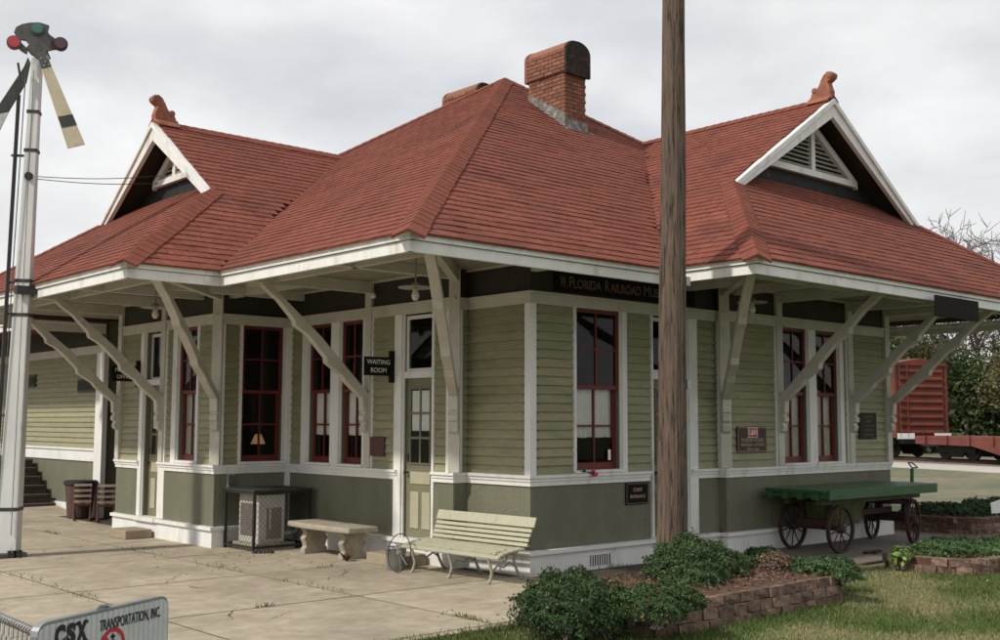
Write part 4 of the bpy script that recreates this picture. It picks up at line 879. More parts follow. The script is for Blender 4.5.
# stone steps at the doors
for (a, b, lab) in (((-.56, .42, 0), (-.10, 1.10, .15), 'rough stone block step in front of the waiting room door'), ((-1.72, 5.88, 0), (-1.28, 6.50, .14), 'rough stone block step in front of the freight office door')):
    m = MB(); m.box(a, b); tag(m.build('stone_step', 'stepstone', bevel=.018), lab, 'step')

# ------------------------------------------------------------------ slatted bench
sb = empty('slat_bench', (-.35, -.62, 0), 'pale green slatted garden bench with curved iron legs near the corner', 'bench')
bl, br = V(-.62, .10, 0), V(-.56, -1.46, 0); bd_ = (br-bl).normalized(); bn = V(-bd_.y, bd_.x, 0)  # bn points to the back (+x)
if bn.x < 0: bn = -bn
def bp3(s_, dpt, z): return bl+bd_*s_+bn*dpt+V(0, 0, z)
LB = (br-bl).length
def slat(s0, s1, d, z, tang, wd, nm='seat_slat'):
    dx, dz = math.cos(tang)*wd/2, math.sin(tang)*wd/2; nx, nz = -math.sin(tang)*.011, math.cos(tang)*.011
    c = [(d-dx-nx, z-dz-nz), (d+dx-nx, z+dz-nz), (d+dx+nx, z+dz+nz), (d-dx+nx, z-dz+nz)]
    m = MB(); m.hexa([bp3(s0, *c[0]), bp3(s1, *c[0]), bp3(s1, *c[1]), bp3(s0, *c[1]), bp3(s0, *c[3]), bp3(s1, *c[3]), bp3(s1, *c[2]), bp3(s0, *c[2])]); m.build(nm, 'benchpaint', sb, bevel=.004)
for i in range(6): slat(-.08, LB+.08, -.045+i*.076, .322+.022*i-.0022*i*i-(.012 if i == 0 else 0), .5 if i == 0 else .26-.04*i, .064)
for i in range(4): slat(-.06, LB+.06, .425+i*.024, .415+i*.052, 1.18, .042, 'back_slat')
slat(-.08, LB+.08, .535, .665, 1.22, .120, 'back_slat')
for s_ in (.10, LB*.5, LB-.10):
    m = MB(); sd = bd_*.05
    m.tube([bp3(s_, -.06, 0), bp3(s_, -.02, .03), bp3(s_, .01, .12), bp3(s_, -.02, .22), bp3(s_, -.05, .30), bp3(s_, -.01, .335), bp3(s_, .2, .325), bp3(s_, .39, .31)], [.018, .02, .018, .018, .018, .016, .016, .016], 8)
    m.tube([bp3(s_, .52, 0), bp3(s_, .46, .04), bp3(s_, .40, .14), bp3(s_, .36, .24), bp3(s_, .41, .33), bp3(s_, .475, .45), bp3(s_, .585, .68)], [.018, .018, .017, .016, .016, .016, .012], 8)
    m.tube([bp3(s_, .0, .12), bp3(s_, .1, .20), bp3(s_, .2, .17), bp3(s_, .3, .22), bp3(s_, .38, .17)], .012, 7)
    m.tube([bp3(s_, .15, .31), bp3(s_, .19, .24), bp3(s_, .25, .25), bp3(s_, .24, .30)], .010, 6); m.build('leg', 'castiron', sb, smooth=True)
for s_ in (.02, LB-.02):
    m = MB(); m.tube([bp3(s_, -.04, .33), bp3(s_, .02, .36), bp3(s_, .10, .355), bp3(s_, .16, .375)], .013, 7); m.build('arm_scroll', 'castiron', sb, smooth=True)
# bucket and hoop
bx_, by_ = -.66, .32
bk_ = empty('metal_bucket', (bx_, by_, 0), 'dented galvanised bucket standing beside the stone step', 'bucket')
m = MB(); m.lathe([(.0, .0), (.095, .0), (.10, .01), (.135, .27), (.142, .275), (.142, .285), (.13, .285), (.095, .02), (.0, .02)], (bx_, by_, 0), 22); m.build('body', 'galv', bk_, smooth=True)
m = MB(); m.tube([(bx_-.13, by_, .27), (bx_-.1, by_-.05, .2), (bx_, by_-.11, .17), (bx_+.1, by_-.05, .2), (bx_+.13, by_, .27)], .005, 6); m.build('handle', 'iron', bk_)
hp = empty('iron_hoop', (-.78, .02, 0), 'thin dark spoked iron hoop leaning on the end of the slatted bench', 'hoop')
m = MB(); c = V(-.80, .06, .245); m.tube([c+V(.03*math.sin(a), .225*math.cos(a), .225*math.sin(a)) for a in [2*PI*i/30 for i in range(31)]], .0065, 6, cap=False); m.build('rim', 'rubber', hp, smooth=True)
m = MB()
for i in range(10): a = 2*PI*i/10; m.tube([c, c+V(.03*math.sin(a), .22*math.cos(a), .22*math.sin(a))], .0016, 4)
m.build('spokes', 'galv', hp); m = MB(); m.lathe([(.02, -.03), (.025, 0), (.02, .03)], tuple(c), 10, 'x'); m.build('hub', 'galv', hp)

# ------------------------------------------------------------------ barrel, rocking chairs at the far end
br_ = empty('trash_barrel', (-.75, 10.25, 0), 'brown plastic trash barrel at the corner of the freight house', 'barrel')
m = MB(); m.lathe([(.0, 0), (.20, 0), (.22, .03), (.275, .66), (.0, .66)], (-.75, 10.2, 0), 24); m.build('body', 'brownplastic', br_, smooth=False); m = MB(); m.lathe([(.275, .62), (.30, .64), (.30, .70), (.285, .71), (.26, .70), (.0, .68)], (-.75, 10.2, 0), 24); m.build('rim', 'rubber', br_)
def rocker(x, y, rz, label):
    root = empty('rocking_chair', (x, y, 0), label, 'rocking chair', None); R_ = Matrix.Rotation(rz, 3, 'Z')
    def T(a, b, c): return V(x, y, 0)+R_ @ V(a, b, c)
    for s_ in (-.14, .14):
        m = MB(); m.tube([T(s_, -.34, .06), T(s_, -.2, .02), T(s_, 0, .015), T(s_, .2, .03), T(s_, .34, .08)], .016, 6); m.build('rocker', 'redwood', root)
        m = MB(); m.tube([T(s_, -.20, .02), T(s_, -.20, .30), T(s_, -.30, .68)], .017, 6); m.build('back_post', 'redwood', root)
        m = MB(); m.tube([T(s_, .2, .03), T(s_, .2, .30), T(s_, .2, .45)], .016, 6); m.build('leg', 'redwood', root)
        m = MB(); m.bar(T(s_, -.24, .46), T(s_, .26, .46), .05, .025); m.build('armrest', 'redwood', root)
    m = MB(); m.bar(T(0, -.2, .29), T(0, .22, .31), .28, .03); m.build('seat', 'redwood', root)
    for i in range(4): z = .36+i*.10; yy = -.20-(z-.30)*.26; m = MB(); m.bar(T(-.15, yy-.02, z), T(.15, yy-.02, z), .02, .045); m.build('back_slat', 'rockpale', root)
rocker(-.86, 9.80, -.35, 'wooden rocking chair next to the trash barrel with its back turned'); rocker(-.62, 9.30, -.35, 'wooden rocking chair between the other rocker and the depot corner')
# added dark sheet giving the shade of the gap between the buildings
m = MB(); m.box((.6, 7.6, 0), (.72, 10.1, 3.6)); tag(m.build('passage_shade_sheet', 'darkwood'), 'dark sheet giving the shade of the gap between depot and freight house', 'wall')

# ------------------------------------------------------------------ utility pole
up_ = empty('utility_pole', (.45, -3.0, 0), 'tall weathered wooden utility pole rising from the shrub bed', 'pole')
pb = hit(671, 545, 1, -3.0); px_, py_ = pb.x, -3.0
up_.location = (px_, py_, 0)
prof = []; n = 96; vs = []; fs = []; H_ = 13.; nz = 70
for i in range(nz+1):
    z = -.1+H_*i/nz; r0 = .168-.0066*z
    for k in range(n):
        a = 2*PI*k/n; rr = r0*(1+.015*math.sin(5*a+z*.3)+.012*math.sin(11*a-z*.2)+.015*math.sin(23*a+z*.4)+.020*math.sin(37*a-z*.7)*math.sin(3*a+z)); lx, ly = .0112*z, -.0100*z; vs.append((px_+lx+rr*math.cos(a)+.004*math.sin(z*1.7), py_+ly+rr*math.sin(a), z))
for i in range(nz):
    for k in range(n): a = i*n+k; b = i*n+(k+1) % n; fs.append((a, b, b+n, a+n))
MB().add(vs, fs).build('shaft', 'pole', up_, smooth=True)
m = MB(); gx, gy = px_+.13, py_-.10
m.tube([(gx, gy, .0), (gx+.01, gy, 3.0), (gx+.04, gy-.03, 6), (gx+.06, gy-.06, 12.8)], .007, 6); m.build('ground_wire', 'copper', up_)
for z in (2.2, 3.35): m = MB(); m.box((px_+.10, py_-.18, z), (px_+.17, py_-.14, z+.10)); m.build('staple_plate', 'galv', up_)

# ------------------------------------------------------------------ semaphore signal
sm = empty('semaphore_signal', (-3.82, 4.78, 0), 'white mast semaphore signal with cream blade and coloured lenses', 'signal')
mx_, my_ = -3.82, 4.80
m = MB(); m.box((mx_-.19, my_-.19, -.01), (mx_+.19, my_+.19, .06)); m.build('base_plate', 'iron_mid', sm)
m = MB(); b0, b1 = .135, .066
vdir = Vector((mx_-CX, my_-CY, 0)).normalized(); rt = V(vdir.y, -vdir.x, 0); ang = math.atan2(rt.y, rt.x)-.25
e1 = V(math.cos(ang), math.sin(ang), 0); e2 = V(-e1.y, e1.x, 0); o = V(mx_, my_, 0)
def sq(r_, z): return [o+rt*(.016*z)+(e1*a+e2*b)*r_+V(0, 0, z) for a, b in ((-1, -1), (1, -1), (1, 1), (-1, 1))]
m.hexa(sq(b0, .06)+sq(b1, 6.9)); m.build('mast', 'oldwhite', sm, bevel=.01)
for z in (.62, 3.25, 3.72, 5.55, 6.1): r_ = b0+(b1-b0)*z/6.9+.008; m = MB(); m.hexa(sq(r_, z)+sq(r_, z+.045)); m.build('band', 'iron', sm)
m = MB(); m.lathe([(.0, -.02), (.055, -.02), (.06, .0), (.05, .03), (.0, .035)], tuple(o+rt*.085-e2*.10+V(0, 0, 5.2)), 14, 'y'); m.build('knob', 'iron', sm)
m = MB(); m.box((mx_-.10, my_-.22, 3.55), (mx_+.16, my_-.10, 3.66)); m.bar(o+V(.1, -.12, 3.60), o+V(.45, -.1, 3.62), .03, .03); m.build('clamp', 'iron', sm)
m = MB()
for i in range(2):
    for dx in (-.04, .04): m.box((mx_+dx-.02+.06*i, my_-.2, .0), (mx_+dx+.02+.06*i, my_-.16, .10))
m.build('anchor_bolt', 'iron', sm)
# ladder on the far left side
lo = o-rt*.20+vdir*.05
m = MB()
for s_ in (-.07, .07): m.bar(lo+vdir*s_+V(0, 0, .0), lo+vdir*s_*.8+rt*.09+V(0, 0, 6.35), .045, .045)
m.build('ladder_rail', 'iron', sm)
m = MB()
for i in range(20): z = .3+i*.305; q = lo+rt*(.09*z/6.35)+V(0, 0, z); m.bar(q-vdir*.07, q+vdir*.07, .016, .016)
m.build('rung', 'iron', sm)
for z in (1.9, 3.72, 5.5): m = MB(); m.bar(lo+rt*.03+V(0, 0, z), o+V(0, 0, z), .03, .03); m.build('ladder_stay', 'iron', sm)
m = MB(); m.tube([o+rt*.03-vdir*.17+V(0, 0, .3), o+rt*.07-vdir*.11+V(0, 0, 6.7)], .005, 5); m.tube([o-rt*.16-vdir*.1+V(0, 0, .3), o-rt*.03-vdir*.1+V(0, 0, 6.7)], .008, 5); m.build('pull_rod', 'iron_mid', sm)
# head plane faces the camera side of the yard
ho = o-vdir*.14; hz = V(0, 0, 1)
def hp_(u, v):   # photo pixel to head plane coordinates
    d = ray(u, v); t_ = vdir.dot(ho-CAM)/vdir.dot(d); q = CAM+d*t_-ho; return (q.dot(rt), q.z)
def plate(px_list, th, dep, nm, mm, smooth=False):
    m = MB(); m.prism([hp_(*q) for q in px_list], ho-vdir*dep, rt, hz, vdir*th); return m.build(nm, mm, sm, bevel=.006)
plate([(14, 33), (16, 28), (22, 25), (30, 23.5), (40, 23.5), (48, 26), (49.5, 27), (48, 33), (50, 36), (56, 40), (55, 50), (47, 52), (43, 58), (38, 60), (31, 55), (26, 49), (29, 45), (26, 41.5), (18, 40)], .05, .02, 'spectacle', 'iron_mid')
plate([(20, 42), (28, 50), (27, 55), (22, 52), (16, 47)], .045, .012, 'lens_arm', 'iron_mid')
def disc(u, v, r_px, mm, rim, dep):
    a, b = hp_(u, v); r_ = r_px/F_PX*15.6; c = ho+rt*a+hz*b-vdir*dep
    mb = MB(); n = 20
    for rad, th_, mb2 in ((r_*1.22, .06, None),): 
        mb.prism([(math.cos(2*PI*i/n)*rad, math.sin(2*PI*i/n)*rad) for i in range(n)], c, rt, hz, vdir*th_)
    o1 = mb.build('lens_rim', rim, sm); mb = MB(); mb.prism([(math.cos(2*PI*i/n)*r_, math.sin(2*PI*i/n)*r_) for i in range(n)], c-vdir*.035, rt, hz, vdir*.02); mb.build('lens', mm, o1, bevel=.008)
disc(14, 44, 5.6, 'lens_red', 'iron_mid', .05); disc(37.5, 30.5, 5.2, 'lens_green', 'iron_mid', .05); disc(60.5, 45.5, 5.6, 'lens_dark', 'iron', .05)
plate([(51, 42), (58, 40), (60, 50), (51, 51)], .05, .03, 'lens_arm', 'iron')
plate([(37, 55), (45.5, 52), (51.5, 67.5), (41.5, 70)], .03, .045, 'blade_grip', 'iron_mid')
bl_ = plate([(41.5, 70), (51.5, 67.5), (85, 145.5), (67.5, 149.5)], .02, .045, 'blade', 'arm_cream')
m = MB(); m.prism([hp_(*q) for q in ((57.6, 117.8), (72.4, 115.2), (76.8, 126), (61.8, 129))], ho-vdir*.0565, rt, hz, vdir*.004); m.build('stripe', 'arm_grey', bl_)
m = MB()
for q in ((41, 60), (45, 63), (47, 59), (44, 67), (49, 66)): a, b = hp_(*q); c = ho+rt*a+hz*b-vdir*.062; m.prism([(.014*math.cos(i*PI/3), .014*math.sin(i*PI/3)) for i in range(6)], c, rt, hz, vdir*.012)
m.build('bolt', 'galv', sm)
b2 = plate([(28, 52), (24, 62), (-13, 118), (-22, 152), (-6, 138), (10, 106), (27, 78), (31, 58)], .02, -.24, 'blade', 'arm_grey')
m = MB(); m.prism([hp_(*q) for q in ((-11, 112), (9, 108), (0.5, 124), (-17, 132))], ho+vdir*.226, rt, hz, vdir*.006); m.build('stripe', 'oldwhite', b2)
m = MB(); m.bar(ho+rt*hp_(18, 63)[0]+hz*hp_(18, 63)[1], ho+rt*hp_(21, 82)[0]+hz*hp_(21, 82)[1], .03, .03); m.tube([ho+rt*hp_(47, 52)[0]+hz*hp_(47, 52)[1], ho+rt*hp_(50, 60)[0]+hz*hp_(50, 60)[1]-vdir*.04], .012, 6); m.build('link_rod', 'iron', sm)

# overhead service wires from the yard to the gable
for k, dz in enumerate((0, -.09)):
    a = o+rt*.10+V(0, 0, 5.22+dz*.35); b = V(GLX-.05, 5.25+.06*k, 5.62+dz*1.2); m = MB()
    m.tube([a.lerp(b, t_/12)-V(0, 0, .04*math.sin(PI*t_/12)) for t_ in range(13)], .006, 5)
    tag(m.build('service_wire', 'copper'), ('upper' if k == 0 else 'lower')+' black service wire from the semaphore mast to the small gable', 'wire')

# ------------------------------------------------------------------ baggage wagon
wg = empty('baggage_wagon', (6.2, -1.95, 0), 'green platform baggage wagon with rusty spoked wheels against the olive wall', 'wagon')
dx0, dx1, dy0, dy1, dz = 4.62, 7.72, -2.47, -1.43, .90
nb = 7
for i in range(nb):
    a = dy0+.05+(dy1-dy0-.05)*i/nb; b = dy0+.05+(dy1-dy0-.05)*(i+1)/nb-.008
    m = MB(); m.box((dx0-random.uniform(0, .015), a, dz-.04), (dx1+random.uniform(0, .015), b, dz+random.uniform(-.004, .004))); m.build('plank', 'green', wg, bevel=.004)
m = MB(); m.box((dx0+.05, dy0, dz-.135), (dx1, dy0+.045, dz+.004)); m.build('side_rail', 'green', wg, bevel=.006)
m = MB(); m.box((dx0+.05, dy1-.045, dz-.135), (dx1, dy1, dz-.041)); m.build('side_rail', 'green', wg)
for x in (4.66, 5.5, 6.3, 7.1, 7.62): m = MB(); m.box((x, dy0+.046, dz-.115), (x+.07, dy1-.05, dz-.041)); m.build('cross_beam', 'green', wg)
for y in (-2.28, -2.05, -1.80, -1.55): m = MB(); m.box((dx0-.06, y-.035, dz-.135), (dx0+.9, y+.035, dz-.042)); m.build('beam_stub', 'green', wg)
for y in (-2.2, -1.68): m = MB(); m.box((4.8, y-.04, dz-.22), (7.6, y+.04, dz-.137)); m.build('sill_beam', 'olivebox', wg)
m = MB(); m.hexa([V(5.28, -2.12, .36), V(6.0, -2.12, .36), V(6.0, -1.7, .36), V(5.28, -1.7, .36), V(5.18, -2.18, .70), V(6.05, -2.18, .70), V(6.05, -1.66, .70), V(5.18, -1.66, .70)]); m.build('tool_box', 'olivebox', wg, bevel=.01)
RW = .335
def wheel(x, y, rz):
    R_ = Matrix.Rotation(rz, 3, 'Z')
    def T(a, b, c): return V(x, y, RW)+R_ @ V(a, b, c)
    m = MB(); n = 28; base = []
    for i in range(n):
        a = 2*PI*i/n; c, s_ = math.cos(a), math.sin(a)
        base += [T(RW*c, -.026, RW*s_), T(RW*c, .026, RW*s_), T((RW-.036)*c, .022, (RW-.036)*s_), T((RW-.036)*c, -.022, (RW-.036)*s_)]
    fs = []
    for i in range(n):
        j = (i+1) % n
        for k in range(4): fs.append((i*4+k, j*4+k, j*4+(k+1) % 4, i*4+(k+1) % 4))
    m.add(base, fs); wh = m.build('wheel', 'rust', wg)
    for i in range(10): a = 2*PI*i/10+.2; m = MB(); m.tube([T(.04*math.cos(a), .012*(-1)**i, .04*math.sin(a)), T((RW-.03)*math.cos(a), 0, (RW-.03)*math.sin(a))], .0095, 6); m.build('spoke', 'rust', wh)
    m = MB(); pts = [(-.075, .028), (-.07, .045), (-.03, .062), (.03, .062), (.07, .045), (.075, .028)]
    m.tube([T(0, q, 0) for q, r_ in pts], [r_ for q, r_ in pts], 12); m.build('hub', 'rust', wh)
for x, rz in ((5.19, .0), (7.33, .22)):
    for y in (-2.30, -1.52): wheel(x+(.0 if rz == 0 else (-1.9-y)*-.2), y, rz)
    m = MB(); m.bar((x, -2.34, RW), (x, -1.48, RW), .05, .05); m.build('axle', 'rust', wg)
    m = MB(); m.box((x-.06, -2.2, RW+.02), (x+.06, -1.62, RW+.12)); m.build('bolster', 'rust', wg)
    for y in (-2.12, -1.70): m = MB(); m.box((x-.05, y-.03, RW+.12), (x+.05, y+.03, dz-.215)); m.build('spring_block', 'rust', wg)
m = MB(); m.lathe([(.0, -.03), (.34, -.03), (.34, .03), (.0, .03)], (7.33, -1.91, .62), 24); m.build('turntable', 'rust', wg)
m = MB(); m.tube([(7.45, -1.92, .40), (7.85, -1.93, .55), (7.93, -1.93, .75), (7.96, -1.93, 1.10)], [.03, .03, .03, .028], 8); m.build('tongue', 'green', wg)
m = MB(); m.tube([(7.86, -1.98, 1.12), (7.85, -1.95, 1.17), (7.90, -1.90, 1.20), (8.02, -1.88, 1.20), (8.07, -1.91, 1.17), (8.06, -1.97, 1.12), (7.86, -1.98, 1.12)], .012, 6); m.build('handle', 'iron_mid', wg)
m = MB(); m.bar((5.95, -2.0, .5), (7.2, -1.95, .5), .06, .08); m.build('reach_pole', 'rust', wg)
m = MB(); m.box((5.35, -2.62, .0), (5.75, -2.55, .035)); m.box((5.45, -2.68, .0), (5.52, -2.5, .03)); tag(m.build('wheel_chock', 'rust'), 'rusty iron chock lying on the walk by a wagon wheel', 'chock')

# ------------------------------------------------------------------ planters of split-face blocks
bb = bmesh.new(); bmesh.ops.create_cube(bb, size=1.0); bmesh.ops.subdivide_edges(bb, edges=bb.edges[:], cuts=1, use_grid_fill=True)
BLK = []
for k in range(4):
    b2_ = bb.copy()
    for v in b2_.verts:
        if v.co.y < -.4: v.co.y += random.uniform(-.16, .10) if max(abs(v.co.x), abs(v.co.z)) < .3 else random.uniform(-.02, .06)
        v.co.x += random.uniform(-.03, .02); v.co.z += random.uniform(-.06, .04)
    me = bpy.data.meshes.new('block'); b2_.to_mesh(me); b2_.free(); me.materials.append(M['block']); BLK.append(me)
bb.free()
def planter(name, label, path, soil, courses=3, cap=True, bw=.225, bh=.098, soil_z=.24):
    path = [Vector((*p, 0)) for p in path]
    m = MB(); m.add([V(*p, soil_z+random.uniform(-.02, .03)) for p in soil]+[V(*p, -.1) for p in soil], [tuple(range(len(soil)))]+[(i, (i+1) % len(soil), len(soil)+(i+1) % len(soil), len(soil)+i) for i in range(len(soil))])
    root = tag(m.build(name, 'mulch'), label, 'planter')
    seg = [(path[i], path[i+1]) for i in range(len(path)-1)]; tot = sum((b-a).length for a, b in seg)
    def at_(s_):
        for a, b in seg:
            l_ = (b-a).length
            if s_ <= l_: return a+(b-a)*(s_/l_), (b-a).normalized()
            s_ -= l_
        return seg[-1][1], (seg[-1][1]-seg[-1][0]).normalized()
    for c in range(courses):
        s_ = -bw/2 if c % 2 else 0.
        while s_ < tot-.05:
            wd = bw*random.uniform(.85, 1.12); p, d = at_(max(0, s_+wd/2)); n_v = V(d.y, -d.x, 0)
            q = p-n_v*(.06+c*.015)+V(0, 0, bh*(c+.5)-.03)
            inst('block', random.choice(BLK), q+n_v*random.uniform(-.012, .012), root, (wd-.012, .15, bh-.006), (random.uniform(-.02, .02), random.uniform(-.015, .015), math.atan2(d.y, d.x)+random.uniform(-.06, .06))); s_ += wd
    return root
arc = lambda cx, cy, r, a0, a1, n: [(cx+r*math.cos(math.radians(a0+(a1-a0)*i/n)), cy+r*math.sin(math.radians(a0+(a1-a0)*i/n))) for i in range(n+1)]
path1 = arc(-1.15, -4.15, .5, 180, 270, 5)+[(-.8, -4.66), (0, -4.66), (1.2, -4.62)]+arc(1.25, -4.12, .5, 270, 360, 5)+[(1.75, -3.3)]
planter('block_planter', 'curved planter of reddish split blocks around the foot of the utility pole', path1, [(p[0]*.96, p[1]*.985) for p in path1]+[(1.6, -3.14), (-1.5, -3.46)])
path2 = [(4.35, -3.5)]+arc(4.95, -4.05, .6, 180, 270, 6)+[(6, -4.65), (8.5, -4.65)]
planter('block_planter', 'block planter of ground cover beside the wagon and the grass', path2, path2+[(8.5, -3.3), (4.6, -3.3)], courses=2, soil_z=.15)
path3 = [(9.2, -.6), (9.2, -1.5)]+arc(9.7, -1.9, .5, 180, 270, 5)+[(10.8, -2.4), (14, -2.4)]
planter('block_planter', 'block planter of dark shrubs beyond the far corner of the depot', path3, path3+[(14, -.6)], courses=3)

# ------------------------------------------------------------------ leaves
def leaf_cloud(name, pts, nrm, size, cols, parent=None, mname='leaf', asp=.5):
    n = len(pts); a = rng.normal(size=(n, 3)); a -= 0.35*(a*nrm).sum(1, keepdims=True)*nrm; a /= np.linalg.norm(a, axis=1, keepdims=True)
    b = np.cross(a, nrm+rng.normal(size=(n, 3))*.6); b /= np.linalg.norm(b, axis=1, keepdims=True)+1e-9
    s_ = size*rng.uniform(.6, 1.3, (n, 1)); v = np.stack([pts-a*s_*.5, pts+b*s_*asp*.5, pts+a*s_*.5, pts-b*s_*asp*.5], 1).reshape(-1, 3)
    f = np.arange(n*4).reshape(n, 4); return np_mesh(name, v, f, mname, np.repeat(cols, 4, 0), parent)
def jitter_cols(base, n, v=.3, alt=None, p=.15):
    c = np.array(base)[None]*rng.uniform(1-v, 1+v, (n, 1))*rng.uniform(.92, 1.08, (n, 3))
    if alt is not None: k = rng.random(n) < p; c[k] = np.array(alt)*rng.uniform(.7, 1.3, (k.sum(), 1))
    return np.clip(c, 0, 1)
def shrub(name, label, lobes, n, size, col, alt=None, p=.1, group=None, stems=True, cat='shrub', asp=.5, spiky=.0):
    c0 = np.array(lobes[0][0]); root = empty(name, (c0[0], c0[1], 0), label, cat, group)
    pts = []; nr = []; wts = np.array([l[1][0]*l[1][1] for l in lobes]); wts = wts/wts.sum()
    for (c, r), w_ in zip(lobes, wts):
        k = int(n*w_); d = rng.normal(size=(k, 3)); d /= np.linalg.norm(d, axis=1, keepdims=True); d[:, 2] = np.where(d[:, 2] < -.35, -d[:, 2], d[:, 2])
        ph = rng.uniform(0, 6, 6)
        bump_ = 1+.13*np.sin(d[:, 0]*6+ph[0])*np.sin(d[:, 1]*6+ph[1])+.10*np.sin(d[:, 2]*8+d[:, 0]*7+ph[2])+.07*np.sin(d[:, 1]*15+ph[3])*np.sin(d[:, 0]*14+ph[4])
        rad = bump_*(1-np.abs(rng.normal(size=k))*.14)*np.where(rng.random(k) < .05, 1+.12+spiky*rng.random(k), 1.)
        pts.append(np.array(c)+d*np.array(r)*rad[:, None]); nr.append(d)
    pts = np.concatenate(pts); nr = np.concatenate(nr); k = pts[:, 2] > .0; pts, nr = pts[k], nr[k]
    cc_ = jitter_cols(col, len(pts), .5, alt, p); tipk = rng.random(len(pts)) < .12; cc_[tipk] *= [1.9, 1.6, 1.4]
    leaf_cloud('foliage', pts-c0*[1, 1, 0], nr, size, cc_, root, asp=asp)
    m = MB()
    for (c, r) in lobes:
        for i in range(7):
            a = random.uniform(0, 6.28); e = Vector(c)+V(math.cos(a)*r[0]*.75, math.sin(a)*r[1]*.75, r[2]*random.uniform(0, .7)); b = V(c[0]+random.uniform(-.05, .05), c[1]+random.uniform(-.05, .05), max(0, c[2]-r[2]*.9)); m.tube([b, (b+e)/2+V(0, 0, .05), e], [.014, .010, .004], 5)
    m.build('stems', 'bark', root); return root
G1 = (.040, .085, .026); G2 = (.055, .100, .034)
def lb(u, v, z, rx, rz): p = hit(u, v, 2, z); return ((p.x, p.y, z), (rx, rx, rz))
shrub('boxwood_shrub', 'rounded dark green shrub at the pavement end of the block planter', [lb(570, 601, .25, .36, .29), lb(545, 611, .2, .30, .24), lb(592, 611, .22, .30, .25), lb(566, 622, .16, .33, .22), lb(606, 622, .14, .22, .18), lb(540, 624, .1, .2, .16)], 19000, .034, (.040, .074, .027), (.10, .05, .03), .03)
shrub('boxwood_shrub', 'low dark green shrub draped over the end of the block wall', [lb(640, 603, .30, .24, .15), lb(668, 600, .31, .25, .14), lb(655, 612, .26, .26, .15), lb(685, 604, .28, .19, .12), lb(628, 610, .24, .2, .14)], 13000, .032, (.046, .086, .029), (.16, .07, .04), .04)
shrub('boxwood_shrub', 'broad rounded green shrub in front of the utility pole foot', [lb(692, 562, .38, .38, .27), lb(670, 570, .33, .26, .22), lb(720, 568, .33, .28, .22), lb(697, 580, .28, .32, .18)], 17000, .036, (.052, .092, .035), (.085, .125, .05), .15)
shrub('ground_cover', 'low trailing green juniper at the rounded end of the pole planter', [lb(822, 571, .28, .26, .13), lb(800, 568, .28, .2, .11), lb(843, 575, .26, .2, .12), lb(835, 565, .28, .2, .10)], 9000, .036, (.048, .095, .036), (.09, .13, .06), .2)
shrub('ground_cover', 'small green juniper behind the broad shrub beside the walk', [lb(762, 556, .28, .22, .10), lb(748, 565, .28, .2, .10)], 4000, .036, (.045, .09, .034), None)
shrub('dried_shrub', 'brown dried twiggy shrub between the green shrubs in the pole planter', [lb(776, 566, .30, .20, .15)], 1500, .028, (.20, .135, .095), (.10, .07, .05), .3)
shrub('ground_cover', 'low trailing green juniper on the planter beside the wagon', [((4.95, -3.95, .17), (.50, .42, .16)), ((5.6, -4.25, .15), (.55, .38, .15)), ((6.3, -4.2, .15), (.6, .42, .16)), ((7.1, -4.1, .15), (.6, .45, .15)), ((5.6, -3.7, .15), (.6, .35, .15))], 16000, .042, (.058, .12, .040), (.11, .16, .07), .2, spiky=.3)
shrub('ground_cover', 'dark green trailing shrub on the planter beyond the depot corner', [((9.9, -1.5, .26), (.6, .6, .2)), ((10.8, -1.7, .26), (.8, .6, .2)), ((11.9, -1.8, .26), (.9, .6, .22))], 9000, .06, (.030, .060, .022), None)
shrub('pale_weed', 'pale green broad leaved weed at the corner of the wagon side planter', [((4.25, -3.72, .12), (.12, .12, .16))], 90, .12, (.16, .25, .08), None, asp=.55, cat='plant')
# red bromeliad-like plant under the stone bench
pl = empty('red_plant', (-.62, 1.45, 0), 'small dark red spiky plant at the foot of the stone bench', 'plant'); m = MB()
for i in range(18):
    a = random.uniform(0, 6.28); l_ = random.uniform(.10, .2); e = V(math.cos(a)*l_*.7, math.sin(a)*l_*.7, l_*random.uniform(.4, .9)); b = V(-.62, 1.45, 0); sd = V(-e.y, e.x, 0).normalized()*.014; m.add([b-sd, b+sd, b+e*.6+sd+V(0, 0, .01), b+e, b+e*.6-sd+V(0, 0, .01)], [(0, 1, 2, 3, 4)])
m.build('leaves', 'plaque_red', pl)

# ------------------------------------------------------------------ grass
def blades(name, xy, h, wd, cols, label, z0=-.03):
    n = len(xy); a = rng.uniform(0, 2*PI, n); d = np.c_[np.cos(a), np.sin(a), np.zeros(n)]; ln = rng.normal(size=(n, 2))*.45
    b = np.c_[xy, np.full(n, z0)]; hh = h[:, None]; w_ = wd*rng.uniform(.7, 1.3, (n, 1))
    tip = b+np.c_[ln*hh, h]; mid = b+np.c_[ln*hh*.35, h*.6]
    v = np.stack([b-d*w_, b+d*w_, mid+d*w_*.7, tip, mid-d*w_*.7], 1).reshape(-1, 3); f = np.arange(n*5).reshape(n, 5)
    o = np_mesh(name, v, f, 'grassm', np.repeat(cols, 5, 0)); return tag(o, label, 'grass', None, 'stuff')
def smooth_noise(xy, sc, ph): return np.sin(xy[:, 0]*sc+ph+1.7*np.sin(xy[:, 1]*sc*.7+ph))*np.sin(xy[:, 1]*sc*1.1+ph*2+1.3*np.sin(xy[:, 0]*sc*.6))
N_ = 190000
xy = np.c_[rng.uniform(-4.5, 9.5, N_), rng.uniform(-8.2, -3.0, N_)]
